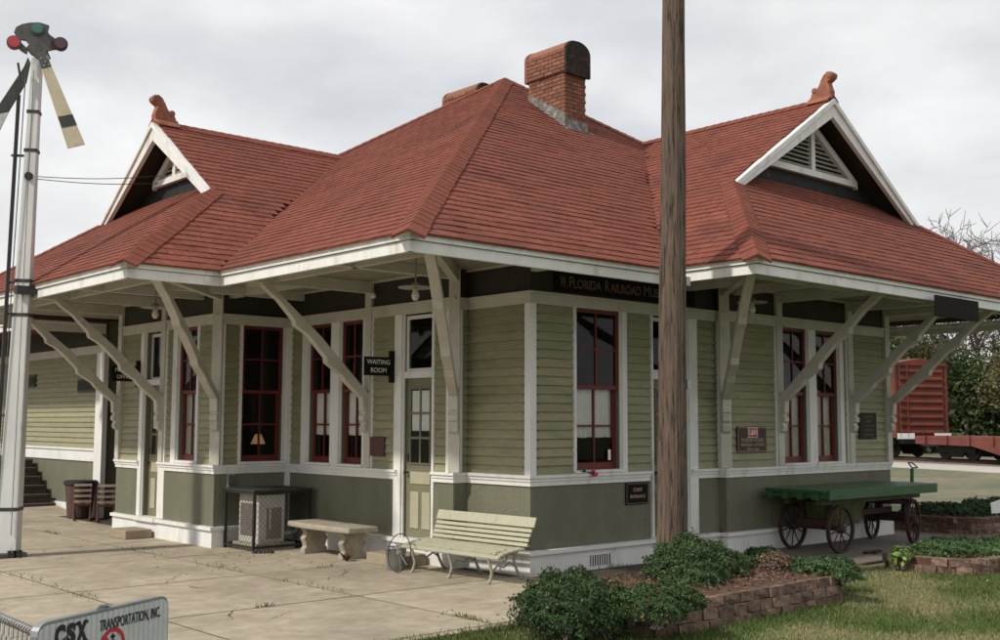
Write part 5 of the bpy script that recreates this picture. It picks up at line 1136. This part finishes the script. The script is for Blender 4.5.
# denser near the camera
den = np.exp(-((xy[:, 0]-CX)*.667+(xy[:, 1]-CY)*.745-7.0)*.10); k = rng.random(N_) < np.clip(den*.9+.25, 0, 1); xy = xy[k]
def inpoly(xy, x0, x1, y0, y1): return (xy[:, 0] > x0) & (xy[:, 0] < x1) & (xy[:, 1] > y0) & (xy[:, 1] < y1)
bad = inpoly(xy, -1.6, 1.65, -4.62, -2.9) | inpoly(xy, 4.4, 9.6, -4.6, -2.9) | inpoly(xy, -9, .2, -3.41, 9) | (inpoly(xy, .2, 20, -3.1, 9))
xy = xy[~bad]; pat = smooth_noise(xy, 1.3, .4)+.6*smooth_noise(xy, 3.1, 2.)+rng.normal(size=len(xy))*.35
grn = pat > -.42; bare = (smooth_noise(xy, 1.9, 4.)+.4*smooth_noise(xy, 4.7, 1.)) > .95; xy, grn = xy[~bare], grn[~bare]
nn = len(xy); cols = np.where(grn[:, None], np.array([[.115, .165, .045]]), np.array([[.33, .30, .15]]))*rng.uniform(.65, 1.35, (nn, 1))
h = np.where(grn, rng.uniform(.018, .055, nn), rng.uniform(.012, .035, nn)); edge = (xy[:, 1] > -4.95) & (xy[:, 0] < 1.8); h = np.where(edge & grn, h*1.5, h)
blades('lawn_grass', xy, h, .0035, cols, 'patchy mown lawn of green and straw coloured grass')
# white clover speckles
ns = 240; sx_ = np.c_[rng.normal(5.6, .9, ns), rng.normal(-6.0, .5, ns)]; m = MB()
for q in sx_: r_ = random.uniform(.008, .02); m.add([(q[0]-r_, q[1], .0), (q[0], q[1]-r_, .01), (q[0]+r_, q[1], .0), (q[0], q[1]+r_, .012)], [(0, 1, 2, 3)])
tag(m.build('fallen_petals', 'tag'), 'scatter of small white petals on the lawn', 'petals', None, 'stuff')
# weeds along joints and foundation
wx = []
for cx_, cy_, n_, s_ in ((-2.2, 7.6, 40, .12), (-2.2, 4.3, 30, .3), (-2.21, 1.9, 50, .3), (-4.38, .9, 40, .3), (-4.37, 2.6, 30, .4), (-2.2, -.3, 40, .35), (-1.2, 1.1, 30, .09), (-2.2, -2.9, 90, .12), (-1.6, -3.35, 260, .22), (-2.4, -3.45, 240, .25), (-3.2, -3.45, 120, .3), (.6, -1.32, 100, .16), (1.6, -1.3, 60, .15), (-3.3, -1.08, 40, .08), (1.1, -2.9, 120, .3), (3.2, -3.05, 120, .3)):
    wx.append(np.c_[rng.normal(cx_, s_*(.25 if cx_ in (-2.2, -2.21, -4.38, -4.37) else 1), n_), rng.normal(cy_, s_*(1.2 if cx_ in (-2.2, -2.21, -4.38, -4.37) else .3), n_)])
wx = np.concatenate(wx); blades('joint_weeds', wx, rng.uniform(.015, .06, len(wx)), .004, jitter_cols((.11, .15, .045), len(wx), .3, (.28, .22, .11), .3), 'weeds growing from pavement joints and the foundation edge', 0)
nl = 90; m = MB()
for i in range(nl):
    x, y = random.choice(((-2.0, 2.2), (-1.0, -2.6), (-3.5, 4.6), (-1.1, 2.9), (2.0, -2.2))); x += random.gauss(0, .6); y += random.gauss(0, .5)
    if y > -1.2 and x > -.2: continue
    a = random.uniform(0, 6.28); r_ = random.uniform(.012, .028); c, s_ = math.cos(a)*r_, math.sin(a)*r_; m.add([(x-c, y-s_, .006), (x+s_*.5, y-c*.5, .012), (x+c, y+s_, .008), (x-s_*.5, y+c*.5, .014)], [(0, 1, 2, 3)])
tag(m.build('fallen_leaves', 'redwood'), 'a few brown fallen leaves scattered on the pavement', 'leaves', None, 'stuff')

# ------------------------------------------------------------------ corner sign on the chain link fence
def on_z(u, v, z): return hit(u, v, 2, z)
ZT = 1.10
sa, sb_ = on_z(38, 627.5, ZT), on_z(169, 597.5, ZT); sa.z = sb_.z = 0; sd = (sb_-sa); SW = sd.length; sd.normalize(); sn = V(sd.y, -sd.x, 0)
if sn.dot(CAM-sa) < 0: sn = -sn
cs = empty('railroad_sign', (sa.x, sa.y, 0), 'corrugated metal railroad property sign with black lettering on the fence', 'sign')
HS = .44; nc = int(SW/.030); vs = []; fs = []; sub = 6
def cp(s_, z, d): return sa+sd*s_+sn*d+V(0, 0, z)
rc = .045
def topz(s_):
    if s_ < rc: return ZT-rc+math.sqrt(max(0, rc*rc-(rc-s_)**2))
    if s_ > SW-rc: return ZT-rc+math.sqrt(max(0, rc*rc-(s_-SW+rc)**2))
    return ZT
K = nc*sub
for i in range(K+1):
    s_ = SW*i/K; d = -.012 if i % sub == 0 else 0.; vs += [cp(s_, ZT-HS, d), cp(s_, topz(s_), d)]
for i in range(K): fs.append((2*i, 2*i+2, 2*i+3, 2*i+1))
MB().add(vs, fs).build('face', 'alu', cs, smooth=True)
m = MB(); rim = [cp(s_, topz(s_), -.012) for s_ in [0, .004, .012, .025, .045]+[SW*i/12 for i in range(1, 12)]+[SW-.045, SW-.025, SW-.012, SW-.004, SW]]
for i in range(len(rim)-1):
    a, b = rim[i], rim[i+1]; m.hexa([a-sn*.022, b-sn*.022, b+sn*.010, a+sn*.010, a-sn*.022+V(0, 0, .012), b-sn*.022+V(0, 0, .012), b+sn*.010+V(0, 0, .012), a+sn*.010+V(0, 0, .012)])
for s_ in (0., SW): m.bar(cp(s_, ZT-HS, -.018), cp(s_, ZT-.04, -.018), .03, .006, up=tuple(sd))
m.build('rim', 'alu_edge', cs)
xd = sd if sd.dot(cR) > 0 else -sd
def sign_text(txt, u0, v0, u1, size, bold, nm='lettering'):
    # left and right limits given on the photograph, on the sign plane
    def on_plane(u, v): d = ray(u, v); t_ = sn.dot(sa-CAM)/sn.dot(d); return CAM+d*t_
    p0, p1 = on_plane(u0, v0), on_plane(u1, v0-(u1-u0)*.2); wd = (Vector((p1.x, p1.y, 0))-Vector((p0.x, p0.y, 0))).length
    t = MB(); text_into(t, txt, (0, 0, 0), (1, 0, 0), (0, 1, 0), size, .0006, 'LEFT', bold); xs_ = [q[0] for q in t.v]; k = wd/(max(xs_)-min(xs_))
    m = MB(); text_into(m, txt, p0+sn*.002-xd*min(xs_)*k, xd, (0, 0, 1), size, .0006, 'LEFT', bold, k); return m.build(nm, 'sign_ink', cs, fix=False), p0, k
sign_text('TRANSPORTATION, INC.', 99.5, 626.5, 160, .058, .0003)
sign_text('C', 54.5, 638, 65, .094, .006); sign_text('S', 66, 635.6, 75.5, .094, .006); ob, p0, k = sign_text('X', 76, 633.2, 87, .094, .006)
m = MB()   # slab serifs on the X and S
def srf(s_, dz, w_, h_): q = p0+xd*s_+V(0, 0, dz)+sn*.0; m.hexa([q-xd*w_-V(0,0,h_), q+xd*w_-V(0,0,h_), q+xd*w_-V(0,0,h_)+sn*.001, q-xd*w_-V(0,0,h_)+sn*.001, q-xd*w_+V(0,0,h_), q+xd*w_+V(0,0,h_), q+xd*w_+V(0,0,h_)+sn*.001, q-xd*w_+V(0,0,h_)+sn*.001])
wx_ = .0
xs_ = [ (Vector((v.co.x, v.co.y, v.co.z))+wloc(ob)-p0).dot(xd) for v in ob.data.vertices]; x1_ = max(xs_)
for s_ in (x1_-.008, min(xs_)+.008):
    for dz_ in (.033, -.033): m = MB(); srf(s_, dz_, .013, .005); m.build('serif', 'sign_ink', cs)
def on_plane(u, v): d = ray(u, v); t_ = sn.dot(sa-CAM)/sn.dot(d); return CAM+d*t_
c = on_plane(112, 647); m = MB(); n = 32; ri, ro = .058, .074; pr = []
for i in range(n): a = 2*PI*i/n; pr += [c+sn*.002+(xd*math.cos(a)+V(0, 0, math.sin(a)))*ri, c+sn*.002+(xd*math.cos(a)+V(0, 0, math.sin(a)))*ro]
m.add(pr, [(2*i, 2*i+1, (2*i+3) % (2*n), (2*i+2) % (2*n)) for i in range(n)]); 
m.bar(c+sn*.0025+(xd*-.7+V(0, 0, .7))*ri, c+sn*.0025+(xd*.7-V(0, 0, .7))*ri, .001, .014, up=tuple(xd+V(0, 0, 1))); m.build('no_entry_ring', 'logo_red', cs)
m = MB(); m.tube([c+sn*.003+V(0, 0, .028), c+sn*.003+V(0, 0, -.035)], [.010, .012], 8); m.lathe([(.0, -.011), (.011, 0), (.0, .011)], tuple(c+sn*.003+V(0, 0, .042)), 10); m.build('walking_figure', 'sign_ink', cs)
m = MB(); q = cp(SW*.47, ZT+.008, -.02); m.tube([q-sd*.03, q-sd*.01+V(0, 0, .014), q+sd*.03+V(0, 0, .012), q+sd*.05], .007, 6); m.build('tie_wire', 'alu_edge', cs)
for s_ in (.05, SW-.06): m = MB(); m.tube([cp(s_, 0, -.04), cp(s_, ZT-.03, -.04)], .022, 10); m.build('post', 'galv', cs)
# chain link fence running away to the left of the sign
fa = on_z(34, 630, 1.05); fb = on_z(-60, 590, 1.05); fa.z = fb.z = 0; fd = fb-fa; FL = fd.length; fd.normalize()
cf = empty('chain_link_fence', (fa.x, fa.y, 0), 'galvanised chain link fence with curled wire top meeting the sign', 'fence')
m = MB(); st = .055; hF = 1.04; nF = int(FL/st)
for i in range(nF):
    pts = []; nz = int(hF/st)
    for j in range(nz+1): pts.append(fa+fd*(i*st+(st*.5 if j % 2 else 0)+random.uniform(-.003, .003))+V(0, 0, hF-j*st)+V(fd.y, -fd.x, 0)*(.004 if j % 2 else -.004))
    m.tube(pts, .0022, 4, cap=False)
    pts2 = []
    for j in range(nz+1): pts2.append(fa+fd*(i*st+(-st*.5 if j % 2 else 0)+st*.0)+V(0, 0, hF-j*st)+V(fd.y, -fd.x, 0)*(-.004 if j % 2 else .004))
    m.tube(pts2, .0022, 4, cap=False)
tag(m.build('wire_mesh', 'galv', cf, fix=False), kind='stuff')
m = MB(); pts = []; turns = int(FL/.03)
for i in range(turns*8): a = 2*PI*i/8; s_ = i*.03/8; pts.append(fa+fd*s_+V(0, 0, 1.045+.016*math.sin(a))+V(fd.y, -fd.x, 0)*.016*math.cos(a))
m.tube(pts, .0028, 5, cap=False); m.build('coil_top', 'galv', cf, smooth=True)
for s_ in (.06, FL-.05): m = MB(); q = fa+fd*s_; m.tube([q-V(0, 0, .05), q+V(0, 0, .985)], .022, 10); m.build('post', 'galv', cf)

# ------------------------------------------------------------------ railway cars
TA = math.radians(69); td = V(math.cos(TA), math.sin(TA), 0); tn = V(td.y, -td.x, 0)   # td away along the track
if tn.dot(CAM) < 0: pass
TZ = .06
corner = at_depth(947, 437, 54.); corner.z = 0     # near right corner of the boxcar end
def tp(s_, q, z): return corner+td*s_-tn*q+V(0, 0, z+TZ)     # q to the left of the track direction
tb = MB(); tb.hexa([tp(-90, -3, -.3), tp(60, -3, -.3), tp(60, 14, -.3), tp(-90, 14, -.3), tp(-90, -1.6, -.03), tp(60, -1.6, -.03), tp(60, 9, -.05), tp(-90, 9, -.05)]); tag(tb.build('track_bed', 'far_field'), kind='structure')
m = MB(); m.hexa([tp(-90, .2, -.2), tp(60, .2, -.2), tp(60, 2.8, -.2), tp(-90, 2.8, -.2), tp(-90, .4, .02), tp(60, .4, .02), tp(60, 2.6, .02), tp(-90, 2.6, .02)]); tag(m.build('ballast', 'bark'), kind='structure')
for q in (.78, 2.22): m = MB(); m.bar(tp(-90, q, .08), tp(60, q, .08), .07, .16); tag(m.build('rail', 'rust'), ('near' if q > 1 else 'far')+' rusty steel rail under the railway cars', 'rail')
def truck(root, s_):
    for ds in (-.85, .85):
        for q in (.78, 2.22): m = MB(); c = tp(s_+ds, q, .16+.42); nn_ = 18; m.prism([(.42*math.cos(2*PI*i/nn_), .42*math.sin(2*PI*i/nn_)) for i in range(nn_)], c, td, V(0, 0, 1), tn*.13); m.build('wheel', 'undercar', root)
    for q in (.62, 2.38):
        m = MB(); m.prism([(-1.15, .45), (-1.15, .72), (-.5, .78), (-.3, .95), (.3, .95), (.5, .78), (1.15, .72), (1.15, .45), (.5, .5), (.3, .28), (-.3, .28), (-.5, .5)], tp(s_, q, .0), td, V(0, 0, 1), tn*.12); m.build('side_frame', 'undercar', root)
bc = empty('red_boxcar', tuple(tp(6, 1.5, 0)), 'red railway boxcar with ribbed steel end standing on the track', 'boxcar')
BW, BLn, z0b, z1b = 3.0, 12.5, 1.10, 4.55
m = MB(); m.hexa([tp(0, 0, z0b), tp(BLn, 0, z0b), tp(BLn, BW, z0b), tp(0, BW, z0b), tp(0, 0, z1b), tp(BLn, 0, z1b), tp(BLn, BW, z1b), tp(0, BW, z1b)]); m.build('body', 'boxred', bc)
for i in range(9): z = z0b+.25+i*.365; m = MB(); m.prism([(0, -.13), (.09, -.05), (.10, 0), (.09, .05), (0, .13)], tp(-.002, BW/2, z), -td, V(0, 0, 1), tn*(BW-.5)); m.build('end_rib', 'boxred', bc)
m = MB(); m.prism([(-.1, 0), (BW/2, .28), (BW+.1, 0), (BW+.1, -.08), (-.1, -.08)], tp(BLn/2, 0, z1b+.08), -tn, V(0, 0, 1), td*(BLn+.2)); m.build('roof', 'boxred', bc)
for q in (.0, BW-.0): m = MB(); m.bar(tp(.02, q, z0b), tp(.02, q, z1b), .14, .14, up=tuple(td)); m.build('corner_post', 'boxred', bc)
for i in range(16): m = MB(); s_ = .6+i*.75; m.bar(tp(s_, BW+.03, z0b+.05), tp(s_, BW+.03, z1b-.05), .10, .07, up=tuple(td)); m.build('side_post', 'boxred', bc)
m = MB()
for i in range(9): m.bar(tp(-.12, BW-.15, z0b+.3+i*.36), tp(-.12, BW-.6, z0b+.3+i*.36), .03, .03)
for q in (BW-.15, BW-.6): m.bar(tp(-.12, q, z0b), tp(-.12, q, z1b), .03, .03)
m.build('ladder', 'boxred', bc)
m = MB(); m.hexa([tp(-.06, .3, z0b-.28), tp(.3, .3, z0b-.28), tp(.3, 2.7, z0b-.28), tp(-.06, 2.7, z0b-.28), tp(-.06, .3, z0b), tp(.3, .3, z0b), tp(.3, 2.7, z0b), tp(-.06, 2.7, z0b)]); m.build('end_sill', 'undercar', bc)
m = MB(); m.bar(tp(.3, 2.93, z0b-.15), tp(11, 2.93, z0b-.15), .1, .3); m.build('side_sill', 'undercar', bc)
for q0, q1 in ((2.05, 3.05), (-.15, .85)): m = MB(); m.hexa([tp(-.13, q0, z0b-.05), tp(-.11, q0, z0b-.05), tp(-.11, q1, z0b-.05), tp(-.13, q1, z0b-.05), tp(-.13, q0, z0b+.22), tp(-.11, q0, z0b+.22), tp(-.11, q1, z0b+.22), tp(-.13, q1, z0b+.22)]); m.build('placard', 'tag', bc)
truck(bc, 2.0); truck(bc, 10.0)
m = MB(); m.bar(tp(.1, 1.5, .85), tp(-1.1, 1.5, .85), .22, .28); m.build('coupler', 'undercar', bc)
fc_ = empty('red_flatcar', tuple(tp(-9, 1.5, 0)), 'faded red railway flatcar with deep side sills and white lettering', 'flatcar')
s0_, s1_ = -1.3, -18.
m = MB(); m.hexa([tp(s0_, -.05, 1.08), tp(s1_, -.05, 1.08), tp(s1_, 3.05, 1.08), tp(s0_, 3.05, 1.08), tp(s0_, -.05, 1.22), tp(s1_, -.05, 1.22), tp(s1_, 3.05, 1.22), tp(s0_, 3.05, 1.22)]); m.build('deck', 'flatred', fc_)
for q in (.0, 3.0): m = MB(); m.prism([(-1.3, 1.08), (-18, 1.08), (-18, .85), (-14.5, .80), (-12, .30), (-7, .30), (-4.8, .80), (-1.3, .85)], tp(0, q, 0), td, V(0, 0, 1), tn*.08); m.build('side_sill', 'flatred', fc_)
for i in range(12): s_ = -2-i*1.35; m = MB(); m.bar(tp(s_, 3.08, .88), tp(s_, 3.08, 1.24), .16, .10, up=tuple(td)); m.build('stake_pocket', 'flatred', fc_)
truck(fc_, -3.2); truck(fc_, -16)
m = MB(); text_into(m, 'L&N', tp(-7.2, 3.045, .72), -td, (0, 0, 1), .62, .01, 'CENTER', .012); m.build('lettering', 'tag', fc_, fix=False)
m = MB(); m.bar(tp(-1.3, 1.5, .85), tp(-.9, 1.5, .85), .22, .28); m.build('coupler', 'undercar', fc_)
m = MB(); m.hexa([tp(-90, 3.6, -.3), tp(60, 3.6, -.3), tp(60, 7.4, -.3), tp(-90, 7.4, -.3), tp(-90, 3.6, .0), tp(60, 3.6, .0), tp(60, 7.4, -.02), tp(-90, 7.4, -.02)]); tag(m.build('road', 'road'), kind='structure')

# ------------------------------------------------------------------ trees beyond the track
def tree(name, label, base, height, seed, leafy=0, col=G1, spread=.5, trunk=.22, size=.35, low=.25, levels=5, group=None):
    rd = random.Random(seed); root = empty(name, tuple(base), label, 'tree', group); mb = MB(); tips = []
    def grow(p, d, ln, r, lv):
        n = 3; pts = [p]; rad = [r]; q = p.copy(); dd = d.copy()
        for i in range(n):
            wg_ = .16 if leafy else .09; dd = (dd+Vector((rd.gauss(0, wg_), rd.gauss(0, wg_), rd.gauss(.04 if leafy else .09, .06)))).normalized(); q = q+dd*ln/n; pts.append(q.copy()); rad.append(r*(1-.45*(i+1)/n))
        mb.tube(pts, rad, 7 if lv < 2 else (5 if lv < 3 else 3), cap=False)
        if lv >= 2: tips.extend(pts[1:])
        if lv < levels:
            for k in range(rd.choice((2, 3, 3) if leafy else (3, 3, 4)) if lv else (5 if leafy else 9)):
                a = rd.uniform(0, 2*PI); t_ = rd.uniform(.35, 1.) if lv else rd.uniform(low, 1.)
                i = min(n-1, int(t_*n)); f_ = t_*n-i; bp = pts[i].lerp(pts[i+1], f_)
                side = dd.orthogonal().normalized(); side = Matrix.Rotation(a, 3, dd) @ side
                nd = (dd*rd.uniform(.45, .9)+side*rd.uniform(.5, 1.)*spread*2).normalized(); grow(bp, nd, ln*rd.uniform(.5, .75), max(.028, rad[i]*rd.uniform(.4, .6)), lv+1)
    grow(Vector(base)-V(0, 0, .2), V(rd.gauss(0, .05), rd.gauss(0, .05), 1).normalized(), height*.55, trunk, 0)
    mb.build('trunk', 'bark', root, fix=False)
    if leafy:
        t_ = np.array([tuple(q) for q in tips])-np.array(root.location); idx = rng.integers(0, len(t_), leafy); sp_ = size*2.2
        pts = t_[idx]+rng.normal(size=(leafy, 3))*sp_*[1, 1, .7]; nr = rng.normal(size=(leafy, 3)); nr /= np.linalg.norm(nr, axis=1, keepdims=True)
        leaf_cloud('crown', pts, nr, size, jitter_cols(col, leafy, .5), root)
    return root
def tbase(u, D): p = at_depth(u, 430, D); return V(p.x, p.y, -.06)
specs = [(908, 84, 10, 0, None, 'bare grey branched tree rising straight behind the boxcar'), (962, 80, 14.5, 0, None, 'tall bare tree with fine twigs behind the flatcar end'), (992, 80, 16, 0, None, 'tallest bare grey tree above the roof slope by the flatcar'),
         (1036, 82, 15.5, 0, None, 'wide bare tree beyond the middle of the flatcar'), (925, 74, 10, 9000, (.075, .105, .035), 'olive green leafy tree directly behind the boxcar end'), (968, 72, 6.5, 6500, (.035, .085, .022), 'dense bright green bushy tree behind the flatcar'),
         (1002, 73, 8, 7000, (.13, .12, .055), 'brownish half bare tree right of the green bushy tree behind the flatcar'), (893, 76, 10, 6000, (.11, .11, .05), 'yellowish olive tree peeping between depot corner and boxcar'), (1045, 74, 9, 5500, (.08, .10, .04), 'mid green tree beyond the far end of the flatcar'), (952, 88, 13, 7000, (.12, .11, .06), 'tall grey olive tree in the back row behind the bushy tree'), (1080, 84, 15, 5000, (.10, .11, .05), 'tall olive tree farthest along the track')]
for i, (u, D, h_, lf, c_, lab) in enumerate(specs):
    tree('bare_tree' if not lf else 'leafy_tree', lab, tbase(u, D), h_, 40+i, lf, c_ or G1, .5 if not lf else .62, .20 if not lf else .16, .30, .3 if not lf else .12, 5 if not lf else 4, 'trees beyond the track')
for i, (u, D, c_) in enumerate(((900, 70, (.06, .075, .03)), (935, 69, (.05, .07, .028)), (975, 69, (.07, .075, .035)), (1010, 70, (.055, .07, .03)), (1050, 71, (.06, .07, .03)))):
    b = tbase(u, D); pass
uw = np.array([tuple(at_depth(u, 430, D)) for u, D in zip(rng.uniform(870, 1130, 9000), rng.uniform(70, 92, 9000))]); uw[:, 2] = rng.uniform(0, 1, 9000)**1.6*4.5
nr = rng.normal(size=(9000, 3)); nr /= np.linalg.norm(nr, axis=1, keepdims=True)
tag(leaf_cloud('undergrowth', uw, nr, .55, jitter_cols((.085, .085, .042), 9000, .5)), 'tangled undergrowth at the edge of the wood beyond the track', 'undergrowth', None, 'stuff')

# small white card on a stake in the far planter
p = hit(996, 507, 1, -2.3); gs = empty('garden_sign', (p.x, p.y, 0), 'small white card on a stake in the far block planter', 'sign')
m = MB(); m.hexa([V(p.x-.16, p.y, p.z-.10), V(p.x+.22, p.y-.05, p.z-.10), V(p.x+.22, p.y-.04, p.z-.10), V(p.x-.16, p.y+.01, p.z-.10), V(p.x-.19, p.y, p.z+.08), V(p.x+.19, p.y-.05, p.z+.14), V(p.x+.19, p.y-.04, p.z+.14), V(p.x-.19, p.y+.01, p.z+.08)]); m.build('card', 'tag', gs)
m = MB(); m.bar((p.x, p.y, .1), (p.x, p.y, p.z-.1), .02, .02); m.build('stake', 'galv', gs)

# mulch chips and leaf litter in the planters
nch = 5200; cx_ = np.concatenate([np.c_[rng.uniform(-1.45, 1.6, 3600), rng.uniform(-4.52, -3.15, 3600), rng.uniform(.235, .285, 3600)], np.c_[rng.uniform(4.6, 7.6, 1000), rng.uniform(-4.5, -3.4, 1000), rng.uniform(.15, .19, 1000)], np.c_[rng.uniform(9.4, 12, 600), rng.uniform(-2.2, -.8, 600), rng.uniform(.24, .28, 600)]])
nr = np.tile([0., 0., 1.], (nch, 1))+rng.normal(size=(nch, 3))*.35; nr /= np.linalg.norm(nr, axis=1, keepdims=True)
tag(leaf_cloud('mulch_litter', cx_, nr, .055, jitter_cols((.13, .078, .052), nch, .45, (.26, .19, .13), .2), asp=.4), 'bark chips and dry leaf litter lying in the block planters', 'mulch', None, 'stuff')
